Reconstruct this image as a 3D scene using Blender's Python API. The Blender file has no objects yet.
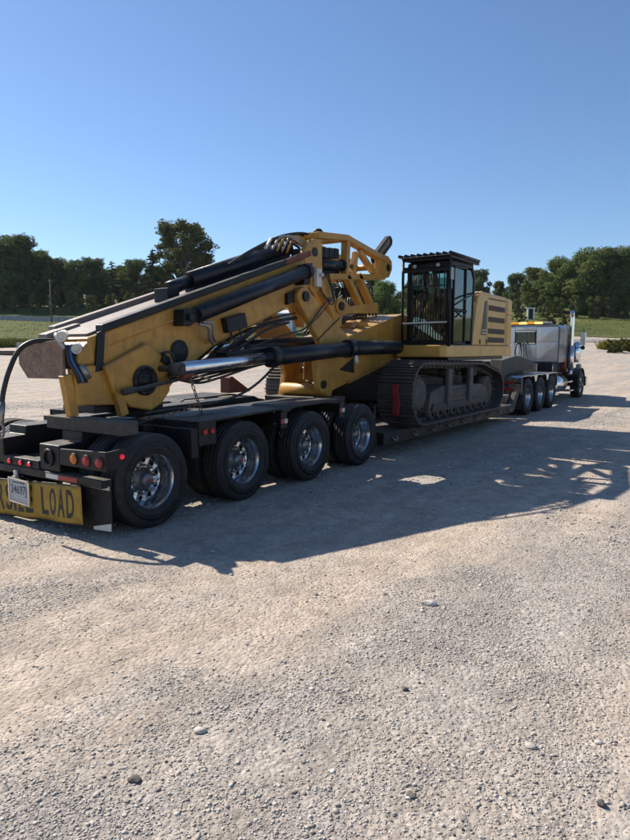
import bpy, bmesh, math, random
import numpy as np
from mathutils import Vector, Matrix
R = math.radians
random.seed(7)
rng = np.random.default_rng(11)
scene = bpy.context.scene
col = scene.collection

# ------------------------------------------------------------------ camera, sky, sun, exposure
# world frame: X = towards the truck along the trailer, Y = away from the near wheels, Z = up, metres
CAM = Vector((-4.178, -4.693, 1.75)); YAW = R(33.92); PITCH = R(6.33)
cd = bpy.data.cameras.new('camera'); cam = bpy.data.objects.new('camera', cd); col.objects.link(cam)
cd.sensor_fit = 'VERTICAL'; cd.sensor_height = 24.0; cd.lens = 24.0*631/840; cd.clip_end = 3000; cd.clip_start = .05
FW = Vector((math.cos(YAW), math.sin(YAW), 0)); RT = Vector((math.sin(YAW), -math.cos(YAW), 0))
cam.location = CAM
cam.rotation_euler = (FW*math.cos(PITCH) - Vector((0, 0, 1))*math.sin(PITCH)).to_track_quat('-Z', 'Y').to_euler()
scene.camera = cam

SUN_DIR = Vector((0.11, 1.23, 1.0)).normalized()        # towards the sun
SUN_EL = math.asin(SUN_DIR.z); SUN_AZ = math.atan2(SUN_DIR.x, SUN_DIR.y)
w = bpy.data.worlds.new('World'); scene.world = w; w.use_nodes = True
wn = w.node_tree.nodes; wl = w.node_tree.links
sky = wn.new('ShaderNodeTexSky'); sky.sky_type = 'NISHITA'; sky.sun_disc = False
sky.sun_elevation = SUN_EL; sky.sun_rotation = SUN_AZ; sky.altitude = 150
sky.air_density = 1.0; sky.dust_density = 0.15; sky.ozone_density = 6.0
bg = wn['Background']; bg.inputs['Strength'].default_value = 0.092
wl.new(sky.outputs[0], bg.inputs['Color'])
ld = bpy.data.lights.new('sun', 'SUN'); ld.energy = 4.9; ld.angle = R(.5); ld.color = (1, .93, .82)
sun = bpy.data.objects.new('sun', ld); col.objects.link(sun); sun.location = (0, 40, 40)
sun.rotation_euler = SUN_DIR.to_track_quat('Z', 'Y').to_euler()
vs = scene.view_settings; vs.view_transform = 'Standard'; vs.look = 'None'; vs.exposure = 0.6; vs.gamma = 1.0
scene.render.engine = 'CYCLES'
scene.cycles.max_bounces = 8; scene.cycles.transparent_max_bounces = 12
scene.cycles.caustics_reflective = False; scene.cycles.caustics_refractive = False

# ------------------------------------------------------------------ materials
MATS = {}
def nodes(name):
    m = bpy.data.materials.new(name); m.use_nodes = True
    nt = m.node_tree; b = nt.nodes['Principled BSDF']
    return m, nt.nodes, nt.links, b
def ramp(N, stops):
    r = N.new('ShaderNodeValToRGB'); e = r.color_ramp.elements
    while len(e) > 1: e.remove(e[-1])
    for i, (p, c) in enumerate(stops):
        x = e[0] if i == 0 else e.new(p)
        x.position = p; x.color = (c, c, c, 1) if not isinstance(c, tuple) else (*c, 1)
    return r
def mixc(N, L, fac, a, b, typ='MIX'):
    m = N.new('ShaderNodeMix'); m.data_type = 'RGBA'; m.blend_type = typ
    for sock, v in ((m.inputs['Factor'], fac), (m.inputs[6], a), (m.inputs[7], b)):
        if hasattr(v, 'is_linked'): L.new(v, sock)
        elif isinstance(v, tuple): sock.default_value = (*v, 1)
        else: sock.default_value = v
    return m.outputs[2]
def noise(N, L, vec, scale, detail=4, rough=.6):
    n = N.new('ShaderNodeTexNoise'); n.inputs['Scale'].default_value = scale
    n.inputs['Detail'].default_value = detail; n.inputs['Roughness'].default_value = rough
    if vec is not None: L.new(vec, n.inputs['Vector'])
    return n.outputs['Fac']
def coords(N, L):
    tc = N.new('ShaderNodeTexCoord'); oi = N.new('ShaderNodeObjectInfo')
    s = N.new('ShaderNodeVectorMath'); s.operation = 'SCALE'; s.inputs[0].default_value = (17, 31, 13); L.new(oi.outputs['Random'], s.inputs['Scale'])
    a = N.new('ShaderNodeVectorMath'); a.operation = 'ADD'; L.new(tc.outputs['Object'], a.inputs[0]); L.new(s.outputs[0], a.inputs[1])
    return a.outputs[0]
def paint(name, c, rough=.45, metal=0., var=.22, dirt=(.16, .12, .085), amt=.45, dust=.35, dustc=(.36, .31, .25), bump=.12, coat=0., scale=3., specks=0., streak=0., spec=.5):
    """painted / bare metal with mottling, patches of grime and dust lying on the upward faces"""
    m, N, L, b = nodes(name); v = coords(N, L)
    n1 = noise(N, L, v, scale, 6, .62); n2 = noise(N, L, v, scale*2.7, 8, .7); n3 = noise(N, L, v, 70, 3, .6)
    lo = tuple(x*(1-var) for x in c); hi = tuple(min(1, x*(1+var)) for x in c)
    r1 = ramp(N, [(.3, lo), (.7, hi)]); L.new(n1, r1.inputs[0])
    r2 = ramp(N, [(.50, 0.), (.72, amt)]); L.new(n2, r2.inputs[0])
    cc = mixc(N, L, r2.outputs[0], r1.outputs[0], dirt)
    if specks:
        r4 = ramp(N, [(.62, 0.), (.68, specks)]); L.new(noise(N, L, v, 26, 5, .75), r4.inputs[0])
        cc = mixc(N, L, r4.outputs[0], cc, (.045, .032, .022))
    if streak:
        mp = N.new('ShaderNodeMapping'); mp.inputs['Scale'].default_value = (9, 9, .9); L.new(v, mp.inputs[0])
        r5 = ramp(N, [(.52, 0.), (.75, streak)]); L.new(noise(N, L, mp.outputs[0], 1.3, 7, .7), r5.inputs[0]); cc = mixc(N, L, r5.outputs[0], cc, tuple(x*.55 for x in dirt))
    b.inputs['Specular IOR Level'].default_value = spec
    if dust:
        g = N.new('ShaderNodeNewGeometry'); sx = N.new('ShaderNodeSeparateXYZ'); L.new(g.outputs['Normal'], sx.inputs[0])
        up = ramp(N, [(.35, 0.), (.95, 1.)]); L.new(sx.outputs['Z'], up.inputs[0])
        dn = ramp(N, [(.35, .35), (.65, 1.)]); L.new(n2, dn.inputs[0])
        mm = N.new('ShaderNodeMath'); mm.operation = 'MULTIPLY'; L.new(up.outputs[0], mm.inputs[0]); L.new(dn.outputs[0], mm.inputs[1])
        m3 = N.new('ShaderNodeMath'); m3.operation = 'MULTIPLY'; L.new(mm.outputs[0], m3.inputs[0]); m3.inputs[1].default_value = dust
        cc = mixc(N, L, m3.outputs[0], cc, dustc)
    L.new(cc, b.inputs['Base Color']); b.inputs['Metallic'].default_value = metal
    rr = ramp(N, [(.3, max(.04, rough-.12)), (.75, min(1, rough+.2))]); L.new(n2, rr.inputs[0]); L.new(rr.outputs[0], b.inputs['Roughness'])
    if coat: b.inputs['Coat Weight'].default_value = coat; b.inputs['Coat Roughness'].default_value = .15
    if bump:
        bp = N.new('ShaderNodeBump'); bp.inputs['Strength'].default_value = bump; bp.inputs['Distance'].default_value = .01
        ad = N.new('ShaderNodeMath'); L.new(n3, ad.inputs[0]); L.new(n1, ad.inputs[1]); L.new(ad.outputs[0], bp.inputs['Height']); L.new(bp.outputs[0], b.inputs['Normal'])
    MATS[name] = m; return m
paint('yellow', (.475, .238, .036), .46, amt=.55, dirt=(.20, .115, .045), dust=.5, dustc=(.50, .38, .22), coat=.0, specks=.45, streak=.5)
paint('yellow_clean', (.58, .33, .062), .40, amt=.35, dirt=(.36, .24, .12), dust=.35, dustc=(.5, .4, .25), coat=.15, var=.14, streak=.3, specks=.25)
paint('black_paint', (.008, .009, .011), .48, spec=.35, amt=.3, dirt=(.022, .019, .017), dust=.3, dustc=(.33, .285, .23))
paint('trailer_black', (.009, .009, .010), .5, spec=.35, amt=.5, dirt=(.024, .019, .016), dust=.34, dustc=(.34, .29, .23), specks=.3)
paint('black_tube', (.008, .010, .016), .34, spec=.4, amt=.2, dirt=(.03, .028, .026), dust=.25, bump=.03)
paint('rubber', (.012, .012, .013), .68, spec=.4, amt=.7, dirt=(.060, .056, .052), dust=.35, dustc=(.22, .20, .18), bump=.25, var=.3)
paint('hose', (.013, .013, .013), .5, amt=.3, dust=.25)
paint('hose_light', (.33, .31, .28), .5, amt=.3, dust=.2)
paint('rust_plate', (.22, .14, .095), .8, amt=.9, dirt=(.36, .285, .22), dust=.2, var=.4, scale=9, specks=.4)
paint('rust_red', (.17, .045, .03), .7, amt=.6, dust=.3)
paint('track_steel', (.06, .056, .054), .55, metal=.4, amt=.7, dirt=(.15, .125, .10), dust=.45, specks=.3)
paint('frame_grey', (.05, .048, .046), .62, spec=.3, amt=.7, dirt=(.10, .085, .07), dust=.4, specks=.4)
paint('track_grey', (.105, .094, .084), .7, spec=.3, amt=.8, dirt=(.07, .06, .05), dust=.4, specks=.5)
paint('steel_worn', (.24, .19, .16), .6, amt=.7, dirt=(.12, .085, .065), dust=.3, dustc=(.40, .33, .27), scale=6, streak=.4)
paint('white_cap', (.62, .60, .55), .45, amt=.5, dirt=(.28, .24, .2), dust=.1)
paint('grey_metal', (.33, .33, .33), .42, metal=.8, amt=.4, dust=.2)
paint('rock_pale', (.46, .43, .39), .9, amt=.3, dirt=(.3, .27, .23), dust=0, bump=.3, scale=20)
paint('rock_dark', (.09, .08, .07), .85, amt=.3, dirt=(.16, .14, .12), dust=.1, bump=.3, scale=20)
paint('hub_metal', (.20, .20, .20), .38, metal=.8, amt=.5, dirt=(.05, .045, .04), dust=.1)
paint('timber', (.075, .064, .054), .85, amt=.6, dirt=(.045, .038, .032), dust=.22, scale=8, bump=.5)
paint('stainless', (.58, .60, .62), .28, metal=1., amt=.12, dirt=(.4, .38, .34), dust=.12, var=.06, bump=.02)
paint('chrome', (.72, .73, .74), .07, metal=1., amt=.1, dirt=(.4, .38, .35), dust=.05, var=.04, bump=0)
paint('aluminium', (.50, .50, .51), .2, metal=1., amt=.2, dirt=(.3, .27, .24), dust=0, var=.08, bump=.02)
paint('rod_chrome', (.74, .76, .80), .2, metal=1., amt=.05, dust=.05, var=.05, bump=0)
paint('sleeper_paint', (.10, .115, .125), .3, amt=.2, dust=.3, coat=.3)
paint('copper_paint', (.16, .045, .02), .3, amt=.2, dust=.2, coat=.6)
paint('banner_yellow', (.33, .20, .014), .6, amt=.8, dirt=(.14, .095, .035), dust=.0, var=.2, bump=.1)
paint('print_black', (.014, .012, .012), .6, amt=.3, dust=0, bump=0)
paint('plate_white', (.40, .42, .43), .4, amt=.3, dust=0, bump=.02)
paint('plate_blue', (.03, .04, .09), .4, amt=.1, dust=0, bump=0)
paint('white_strip', (.62, .60, .56), .4, amt=.45, dust=.1)
paint('red_strip', (.35, .02, .015), .35, amt=.4, dust=.1)
paint('red_cloth', (.22, .010, .016), .85, amt=.3, dust=.1)
paint('louvre', (.085, .055, .035), .65, amt=.5, dust=.15)
paint('seat_cloth', (.02, .02, .022), .85, amt=.2, dust=.1)
paint('concrete', (.34, .33, .31), .85, amt=.5, dirt=(.2, .19, .17), dust=.2, bump=.3)
paint('wood_pole', (.16, .14, .12), .85, amt=.5, dust=0)
paint('shed_wall', (.22, .27, .33), .5, amt=.2, dust=0)
paint('white_roof', (.75, .75, .74), .45, amt=.15, dust=0)
paint('bark', (.085, .07, .055), .9, amt=.5, dirt=(.045, .04, .033), dust=0, bump=.5, scale=5)
paint('blue_detail', (.03, .10, .28), .4, amt=.2, dust=.1)

def lamp_mat(name, c, emit):
    m, N, L, b = nodes(name)
    vor = N.new('ShaderNodeTexVoronoi'); vor.inputs['Scale'].default_value = 120
    tc = N.new('ShaderNodeTexCoord'); L.new(tc.outputs['Object'], vor.inputs['Vector'])
    bp = N.new('ShaderNodeBump'); bp.inputs['Strength'].default_value = .4; bp.inputs['Distance'].default_value = .004
    L.new(vor.outputs['Distance'], bp.inputs['Height']); L.new(bp.outputs[0], b.inputs['Normal'])
    b.inputs['Base Color'].default_value = (*c, 1); b.inputs['Roughness'].default_value = .2
    b.inputs['Emission Color'].default_value = (*c, 1); b.inputs['Emission Strength'].default_value = emit
    MATS[name] = m
lamp_mat('lamp_red', (.30, .008, .012), .03); lamp_mat('lamp_red_lit', (.75, .015, .04), .38)
lamp_mat('lamp_amber', (.50, .13, .01), .03); lamp_mat('beacon_amber', (.95, .36, .03), .30); lamp_mat('beacon_lit', (1., .62, .18), 1.0)
lamp_mat('lamp_clear', (.4, .4, .39), 0.)

def glass(name, tint, refl=1.45):
    m = bpy.data.materials.new(name); m.use_nodes = True; N = m.node_tree.nodes; L = m.node_tree.links
    N.remove(N['Principled BSDF']); out = N['Material Output']
    t = N.new('ShaderNodeBsdfTransparent'); t.inputs[0].default_value = (*tint, 1)
    g = N.new('ShaderNodeBsdfGlossy'); g.inputs['Roughness'].default_value = .03; g.inputs[0].default_value = (.9, 1, .98, 1)
    d = N.new('ShaderNodeBsdfDiffuse'); d.inputs[0].default_value = (.3, .27, .23, 1)
    f = N.new('ShaderNodeFresnel'); f.inputs[0].default_value = refl
    tc = N.new('ShaderNodeTexCoord'); n = noise(N, L, tc.outputs['Object'], 5, 6, .7)
    r = ramp(N, [(.4, .01), (.75, .13)]); L.new(n, r.inputs[0])
    x = N.new('ShaderNodeMixShader'); L.new(f.outputs[0], x.inputs[0]); L.new(t.outputs[0], x.inputs[1]); L.new(g.outputs[0], x.inputs[2])
    y = N.new('ShaderNodeMixShader'); L.new(r.outputs[0], y.inputs[0]); L.new(x.outputs[0], y.inputs[1]); L.new(d.outputs[0], y.inputs[2])
    L.new(y.outputs[0], out.inputs['Surface']); MATS[name] = m
glass('cab_glass', (.55, .72, .68), 2.2); glass('truck_glass', (.25, .3, .3), 1.7)

def leaf_mat(name, dark, light, trans=.3):
    m = bpy.data.materials.new(name); m.use_nodes = True; N = m.node_tree.nodes; L = m.node_tree.links
    N.remove(N['Principled BSDF']); out = N['Material Output']
    g = N.new('ShaderNodeNewGeometry'); oi = N.new('ShaderNodeObjectInfo')
    r = ramp(N, [(0., dark), (1., light)]); L.new(g.outputs['Random Per Island'], r.inputs[0])
    h = N.new('ShaderNodeHueSaturation'); L.new(r.outputs[0], h.inputs['Color'])
    mr = N.new('ShaderNodeMapRange'); L.new(oi.outputs['Random'], mr.inputs[0]); mr.inputs[3].default_value = .47; mr.inputs[4].default_value = .525; L.new(mr.outputs[0], h.inputs['Hue'])
    mv = N.new('ShaderNodeMapRange'); L.new(oi.outputs['Random'], mv.inputs[0]); mv.inputs[3].default_value = .8; mv.inputs[4].default_value = 1.2; L.new(mv.outputs[0], h.inputs['Value'])
    d = N.new('ShaderNodeBsdfDiffuse'); t = N.new('ShaderNodeBsdfTranslucent')
    L.new(h.outputs[0], d.inputs[0]); L.new(h.outputs[0], t.inputs[0])
    x = N.new('ShaderNodeMixShader'); x.inputs[0].default_value = trans
    L.new(d.outputs[0], x.inputs[1]); L.new(t.outputs[0], x.inputs[2]); L.new(x.outputs[0], out.inputs['Surface']); MATS[name] = m
leaf_mat('leaf_broad', (.075, .110, .040), (.235, .275, .090), .5)
leaf_mat('leaf_dark', (.065, .100, .045), (.195, .240, .090), .5)
leaf_mat('leaf_conifer', (.036, .062, .036), (.090, .125, .062), .3)
leaf_mat('leaf_weed', (.050, .072, .020), (.125, .140, .040), .35)
leaf_mat('leaf_grass', (.100, .125, .030), (.210, .200, .060), .35)
leaf_mat('leaf_gold', (.090, .100, .020), (.260, .190, .035), .35)

# gravel, grass and road surfaces
def gravel_mat():
    m, N, L, b = nodes('gravel'); g = N.new('ShaderNodeNewGeometry'); p = g.outputs['Position']
    n1 = noise(N, L, p, .32, 5, .6); n2 = noise(N, L, p, 2.2, 7, .65); n3 = noise(N, L, p, 28, 6, .7)
    st = N.new('ShaderNodeMapping'); st.inputs['Scale'].default_value = (.12, 1.5, 1); st.inputs['Rotation'].default_value = (0, 0, R(-8)); L.new(p, st.inputs[0])
    n4 = noise(N, L, st.outputs[0], 1.6, 5, .6)
    ab = N.new('ShaderNodeAttribute'); ab.attribute_name = 'bare'
    mxx = N.new('ShaderNodeMath'); mxx.operation = 'MULTIPLY_ADD'; L.new(n1, mxx.inputs[0]); mxx.inputs[1].default_value = .5; 
    mx2 = N.new('ShaderNodeMath'); mx2.operation = 'MULTIPLY_ADD'; L.new(ab.outputs['Fac'], mx2.inputs[0]); mx2.inputs[1].default_value = .75; mx2.inputs[2].default_value = -.12; L.new(mx2.outputs[0], mxx.inputs[2])
    a = ramp(N, [(.15, (.490, .396, .310)), (.45, (.462, .384, .312)), (.80, (.410, .362, .314))]); L.new(mxx.outputs[0], a.inputs[0])
    c = ramp(N, [(.3, .80), (.7, 1.14)]); L.new(n2, c.inputs[0])
    cc = mixc(N, L, 1.0, a.outputs[0], c.outputs[0], 'MULTIPLY')
    c4 = ramp(N, [(.35, .88), (.65, 1.08)]); L.new(n4, c4.inputs[0]); cc = mixc(N, L, 1.0, cc, c4.outputs[0], 'MULTIPLY')
    v = N.new('ShaderNodeTexVoronoi'); v.inputs['Scale'].default_value = 42; v.inputs['Randomness'].default_value = 1; L.new(p, v.inputs['Vector'])
    hs = N.new('ShaderNodeSeparateColor'); L.new(v.outputs['Color'], hs.inputs[0])
    vr = ramp(N, [(0., .80), (.5, 1.), (1., 1.16)]); L.new(hs.outputs[0], vr.inputs[0])
    cc = mixc(N, L, .75, cc, mixc(N, L, 1.0, cc, vr.outputs[0], 'MULTIPLY'))
    v2 = N.new('ShaderNodeTexVoronoi'); v2.inputs['Scale'].default_value = 9; L.new(p, v2.inputs['Vector'])
    h2 = N.new('ShaderNodeSeparateColor'); L.new(v2.outputs['Color'], h2.inputs[0])
    vr2 = ramp(N, [(0., .78), (1., 1.16)]); L.new(h2.outputs[1], vr2.inputs[0])
    cc = mixc(N, L, .5, cc, mixc(N, L, 1.0, cc, vr2.outputs[0], 'MULTIPLY'))
    fr = ramp(N, [(.3, .86), (.7, 1.12)]); L.new(n3, fr.inputs[0]); cc = mixc(N, L, 1.0, cc, fr.outputs[0], 'MULTIPLY')
    L.new(cc, b.inputs['Base Color']); b.inputs['Roughness'].default_value = .92; b.inputs['Specular IOR Level'].default_value = .25
    b1 = N.new('ShaderNodeBump'); b1.inputs['Strength'].default_value = .6; b1.inputs['Distance'].default_value = .012; b1.invert = True; L.new(v.outputs['Distance'], b1.inputs['Height'])
    b2 = N.new('ShaderNodeBump'); b2.inputs['Strength'].default_value = .4; b2.inputs['Distance'].default_value = .03; L.new(n3, b2.inputs['Height']); L.new(b1.outputs[0], b2.inputs['Normal'])
    b3 = N.new('ShaderNodeBump'); b3.inputs['Strength'].default_value = .12; b3.inputs['Distance'].default_value = .05; b3.invert = True; L.new(v2.outputs['Distance'], b3.inputs['Height']); L.new(b2.outputs[0], b3.inputs['Normal'])
    L.new(b3.outputs[0], b.inputs['Normal']); MATS['gravel'] = m
gravel_mat()
def stone_mat():
    m, N, L, b = nodes('stone'); g = N.new('ShaderNodeNewGeometry')
    r = ramp(N, [(0., (.16, .145, .13)), (.14, (.24, .215, .19)), (.22, (.40, .355, .31)), (.6, (.48, .425, .366)), (.92, (.56, .505, .44)), (1., (.68, .64, .59))]); L.new(g.outputs['Random Per Island'], r.inputs[0])
    f = ramp(N, [(.3, .8), (.7, 1.15)]); L.new(noise(N, L, g.outputs['Position'], 60, 4, .7), f.inputs[0])
    L.new(mixc(N, L, 1., r.outputs[0], f.outputs[0], 'MULTIPLY'), b.inputs['Base Color']); b.inputs['Roughness'].default_value = .9
    b.inputs['Specular IOR Level'].default_value = .3; MATS['stone'] = m
stone_mat()
def grass_mat():
    m, N, L, b = nodes('grass_ground'); g = N.new('ShaderNodeNewGeometry'); p = g.outputs['Position']
    a = ramp(N, [(.3, (.075, .095, .028)), (.5, (.115, .130, .036)), (.7, (.175, .165, .058))]); L.new(noise(N, L, p, .09, 6, .65), a.inputs[0])
    f = ramp(N, [(.3, .6), (.7, 1.35)]); L.new(noise(N, L, p, 2.5, 8, .75), f.inputs[0])
    L.new(mixc(N, L, 1., a.outputs[0], f.outputs[0], 'MULTIPLY'), b.inputs['Base Color']); b.inputs['Roughness'].default_value = .95
    b.inputs['Specular IOR Level'].default_value = .15
    bp = N.new('ShaderNodeBump'); bp.inputs['Distance'].default_value = .15; L.new(noise(N, L, p, 4, 6, .8), bp.inputs['Height']); L.new(bp.outputs[0], b.inputs['Normal']); MATS['grass_ground'] = m
grass_mat()
def road_mat():
    m, N, L, b = nodes('road'); g = N.new('ShaderNodeNewGeometry'); p = g.outputs['Position']
    a = ramp(N, [(.3, (.19, .175, .155)), (.7, (.25, .235, .21))]); L.new(noise(N, L, p, .6, 6, .65), a.inputs[0])
    f = ramp(N, [(.3, .85), (.7, 1.12)]); L.new(noise(N, L, p, 30, 4, .7), f.inputs[0])
    L.new(mixc(N, L, 1., a.outputs[0], f.outputs[0], 'MULTIPLY'), b.inputs['Base Color']); b.inputs['Roughness'].default_value = .9; MATS['road'] = m
road_mat()
def quilt_mat():
    m, N, L, b = nodes('quilted_stainless'); tc = N.new('ShaderNodeTexCoord')
    b.inputs['Base Color'].default_value = (.56, .57, .59, 1); b.inputs['Metallic'].default_value = 1; b.inputs['Roughness'].default_value = .3
    bp = N.new('ShaderNodeBump'); bp.inputs['Strength'].default_value = .25; bp.inputs['Distance'].default_value = .06
    L.new(noise(N, L, tc.outputs['Object'], 2.2, 3, .5), bp.inputs['Height']); L.new(bp.outputs[0], b.inputs['Normal']); MATS['quilted_stainless'] = m
quilt_mat()

# ------------------------------------------------------------------ mesh helpers
ORG = {}
def worldloc(o):
    return ORG.get(o.name, Vector((0, 0, 0)))
class MB:
    def __init__(s): s.v = []; s.f = []; s.s = []
    def add(s, vs, fs, smooth=False):
        n = len(s.v); s.v += [tuple(p) for p in vs]; s.f += [tuple(i+n for i in f) for f in fs]
        s.s += (smooth if isinstance(smooth, list) else [smooth]*len(fs)); return s
    def box(s, x0, x1, y0, y1, z0, z1):
        return s.add([(x, y, z) for x in (x0, x1) for y in (y0, y1) for z in (z0, z1)],
                     [(0, 1, 3, 2), (4, 6, 7, 5), (0, 4, 5, 1), (2, 3, 7, 6), (0, 2, 6, 4), (1, 5, 7, 3)])
    def obox(s, c, size, M):
        c = Vector(c); h = [k/2 for k in size]
        return s.add([c + M @ Vector((a*h[0], b*h[1], d*h[2])) for a in (-1, 1) for b in (-1, 1) for d in (-1, 1)],
                     [(0, 1, 3, 2), (4, 6, 7, 5), (0, 4, 5, 1), (2, 3, 7, 6), (0, 2, 6, 4), (1, 5, 7, 3)])
    def beam(s, p0, p1, wd, ht, up=(0, 0, 1)):
        p0 = Vector(p0); p1 = Vector(p1); d = p1-p0; x = d.normalized(); y = Vector(up).cross(x)
        if y.length < 1e-4: y = Vector((0, 1, 0))
        y.normalize(); z = x.cross(y); M = Matrix((x, y, z)).transposed()
        return s.obox((p0+p1)/2, (d.length, wd, ht), M)
    def prism(s, poly, y0, y1, ax='y'):
        f = {'y': lambda a, b, t: (a, t, b), 'x': lambda a, b, t: (t, a, b), 'z': lambda a, b, t: (a, b, t)}[ax]
        n = len(poly); vs = [f(a, b, y0) for a, b in poly] + [f(a, b, y1) for a, b in poly]
        return s.add(vs, [tuple(range(n))[::-1], tuple(range(n, 2*n))] + [(i, (i+1) % n, n+(i+1) % n, n+i) for i in range(n)])
    def ring(s, c, u, v, r, n):
        return [Vector(c) + (u*math.cos(2*math.pi*i/n) + v*math.sin(2*math.pi*i/n))*r for i in range(n)]
    def cyl(s, p0, p1, r0, r1=None, n=18, caps=True):
        p0 = Vector(p0); p1 = Vector(p1); r1 = r0 if r1 is None else r1; d = (p1-p0).normalized()
        u = d.orthogonal().normalized(); v = d.cross(u)
        vs = s.ring(p0, u, v, r0, n) + s.ring(p1, u, v, r1, n); fs = [(i, (i+1) % n, n+(i+1) % n, n+i) for i in range(n)]; sm = [True]*n
        if caps: fs += [tuple(range(n))[::-1], tuple(range(n, 2*n))]; sm += [False, False]
        return s.add(vs, fs, sm)
    def lathe(s, prof, o, axis, n=32, smooth=True, close=False):
        """prof: (radius, distance along axis)"""
        o = Vector(o); d = Vector(axis).normalized(); u = d.orthogonal().normalized(); v = d.cross(u); vs = []
        for r, t in prof: vs += s.ring(o+d*t, u, v, max(r, 1e-4), n)
        m = len(prof); fs = []
        for k in range(m if close else m-1):
            a = k*n; b2 = ((k+1) % m)*n
            fs += [(a+i, a+(i+1) % n, b2+(i+1) % n, b2+i) for i in range(n)]
        return s.add(vs, fs, smooth)
    def tube(s, pts, r, n=7, sub=5, closed=False):
        P = [Vector(p) for p in pts]; Q = []
        if sub > 1 and len(P) > 2:
            m = len(P); rngk = range(m if closed else m-1)
            for k in rngk:
                if closed: a, b, c, d = P[k-1], P[k], P[(k+1) % m], P[(k+2) % m]
                else: a, b, c, d = P[max(k-1, 0)], P[k], P[k+1], P[min(k+2, m-1)]
                for j in range(sub):
                    t = j/sub; Q.append(.5*((2*b)+(c-a)*t+(2*a-5*b+4*c-d)*t*t+(3*b-a-3*c+d)*t**3))
            if not closed: Q.append(P[-1])
        else: Q = P
        m = len(Q); vs = []; u = None
        for k in range(m):
            t = (Q[(k+1) % m]-Q[k-1]) if closed else (Q[min(k+1, m-1)]-Q[max(k-1, 0)])
            t.normalize()
            u = t.orthogonal().normalized() if u is None else (u-t*u.dot(t)).normalized()
            rr = r[min(k*len(r)//m, len(r)-1)] if isinstance(r, (list, tuple)) else r
            vs += s.ring(Q[k], u, t.cross(u), rr, n)
        fs = []
        for k in range(m if closed else m-1):
            a = k*n; b = ((k+1) % m)*n; fs += [(a+i, a+(i+1) % n, b+(i+1) % n, b+i) for i in range(n)]
        sm = [True]*len(fs)
        if not closed: fs += [tuple(range(n))[::-1], tuple(range((m-1)*n, m*n))]; sm += [False]*2
        return s.add(vs, fs, sm)
    def mesh(s, name, mat, off=Vector((0, 0, 0)), fix=True):
        me = bpy.data.meshes.new(name); me.from_pydata([(a-off.x, b-off.y, c-off.z) for a, b, c in s.v], [], s.f)
        me.polygons.foreach_set('use_smooth', s.s)
        if fix:
            bm = bmesh.new(); bm.from_mesh(me); bmesh.ops.recalc_face_normals(bm, faces=bm.faces); bm.to_mesh(me); bm.free()
        me.materials.append(MATS[mat]); me.update(); return me
    def build(s, name, mat, parent=None, bevel=0., origin=None, fix=True, **props):
        off = Vector(origin) if origin is not None else (worldloc(parent) if parent else Vector((0, 0, 0)))
        o = bpy.data.objects.new(name, s.mesh(name, mat, off, fix)); col.objects.link(o)
        o.location = off - (worldloc(parent) if parent else Vector((0, 0, 0)))
        ORG[o.name] = off
        if parent: o.parent = parent
        if bevel:
            b = o.modifiers.new('bevel', 'BEVEL'); b.width = bevel; b.segments = 2; b.limit_method = 'ANGLE'; b.angle_limit = R(40)
        for k, v in props.items(): o[k] = v
        return o
def thing(name, loc, label, cat, group=None):
    o = bpy.data.objects.new(name, None); col.objects.link(o); o.location = loc; o.empty_display_size = .2
    ORG[o.name] = Vector(loc); o['label'] = label; o['category'] = cat
    if group: o['group'] = group
    return o
def tag(o, label, cat, group=None):
    o['label'] = label; o['category'] = cat
    if group: o['group'] = group
    return o
def share(name, me, parent, loc, rot=None, bevel=0):
    o = bpy.data.objects.new(name, me); col.objects.link(o); o.parent = parent; o.location = Vector(loc)-(worldloc(parent) if parent else Vector((0, 0, 0)))
    ORG[o.name] = Vector(loc)
    if rot is not None: o.rotation_euler = rot
    return o
def text_mesh(body, mat, wd, ht, place, bold=.0):
    """flat lettering fitted to wd x ht; place(u, v) gives the world point"""
    c = bpy.data.curves.new('lettering', 'FONT'); c.body = body; c.offset = bold; c.resolution_u = 3
    t = bpy.data.objects.new('lettering', c); col.objects.link(t); dg = bpy.context.evaluated_depsgraph_get()
    me = t.evaluated_get(dg).to_mesh(); V = [tuple(v.co) for v in me.vertices]; Fc = [tuple(p.vertices) for p in me.polygons]
    col.objects.unlink(t); bpy.data.objects.remove(t); bpy.data.curves.remove(c)
    x0 = min(v[0] for v in V); x1 = max(v[0] for v in V); y0 = min(v[1] for v in V); y1 = max(v[1] for v in V)
    b = MB(); b.add([place((v[0]-x0)/(x1-x0)*wd, (v[1]-y0)/(y1-y0)*ht) for v in V], Fc); return b

# ------------------------------------------------------------------ terrain
def hashn(i, j, seed):
    h = (i.astype(np.int64)*374761393 + j.astype(np.int64)*668265263 + seed*1442695041) & 0x7fffffff
    h = ((h ^ (h >> 13))*1274126177) & 0x7fffffff
    return ((h ^ (h >> 16)) & 0xffff)/65535.
def vnoise(x, y, seed=0):
    i = np.floor(x); j = np.floor(y); a = x-i; b = y-j; a = a*a*(3-2*a); b = b*b*(3-2*b)
    return (hashn(i, j, seed)*(1-a)+hashn(i+1, j, seed)*a)*(1-b)+(hashn(i, j+1, seed)*(1-a)+hashn(i+1, j+1, seed)*a)*b
def fbm(x, y, seed=0, o=4):
    t = 0; am = .5
    for k in range(o): t = t+am*(vnoise(x, y, seed+k)-.5); x = x*2.03; y = y*2.03; am *= .5
    return t
_pd = np.array([-50, 22, 30, 45, 60, 75, 90, 110, 140, 300, 900.]); _pz = np.array([0, 0, .30, 1.20, 2.15, 3.4, 5.4, 8.2, 12.0, 27, 60.])
_dd = np.linspace(-50, 900, 3801); _zz = np.interp(_dd, _pd, _pz)
_k = np.ones(41)/41; _zz = np.convolve(np.pad(_zz, 20, 'edge'), _k, 'valid')
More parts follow.
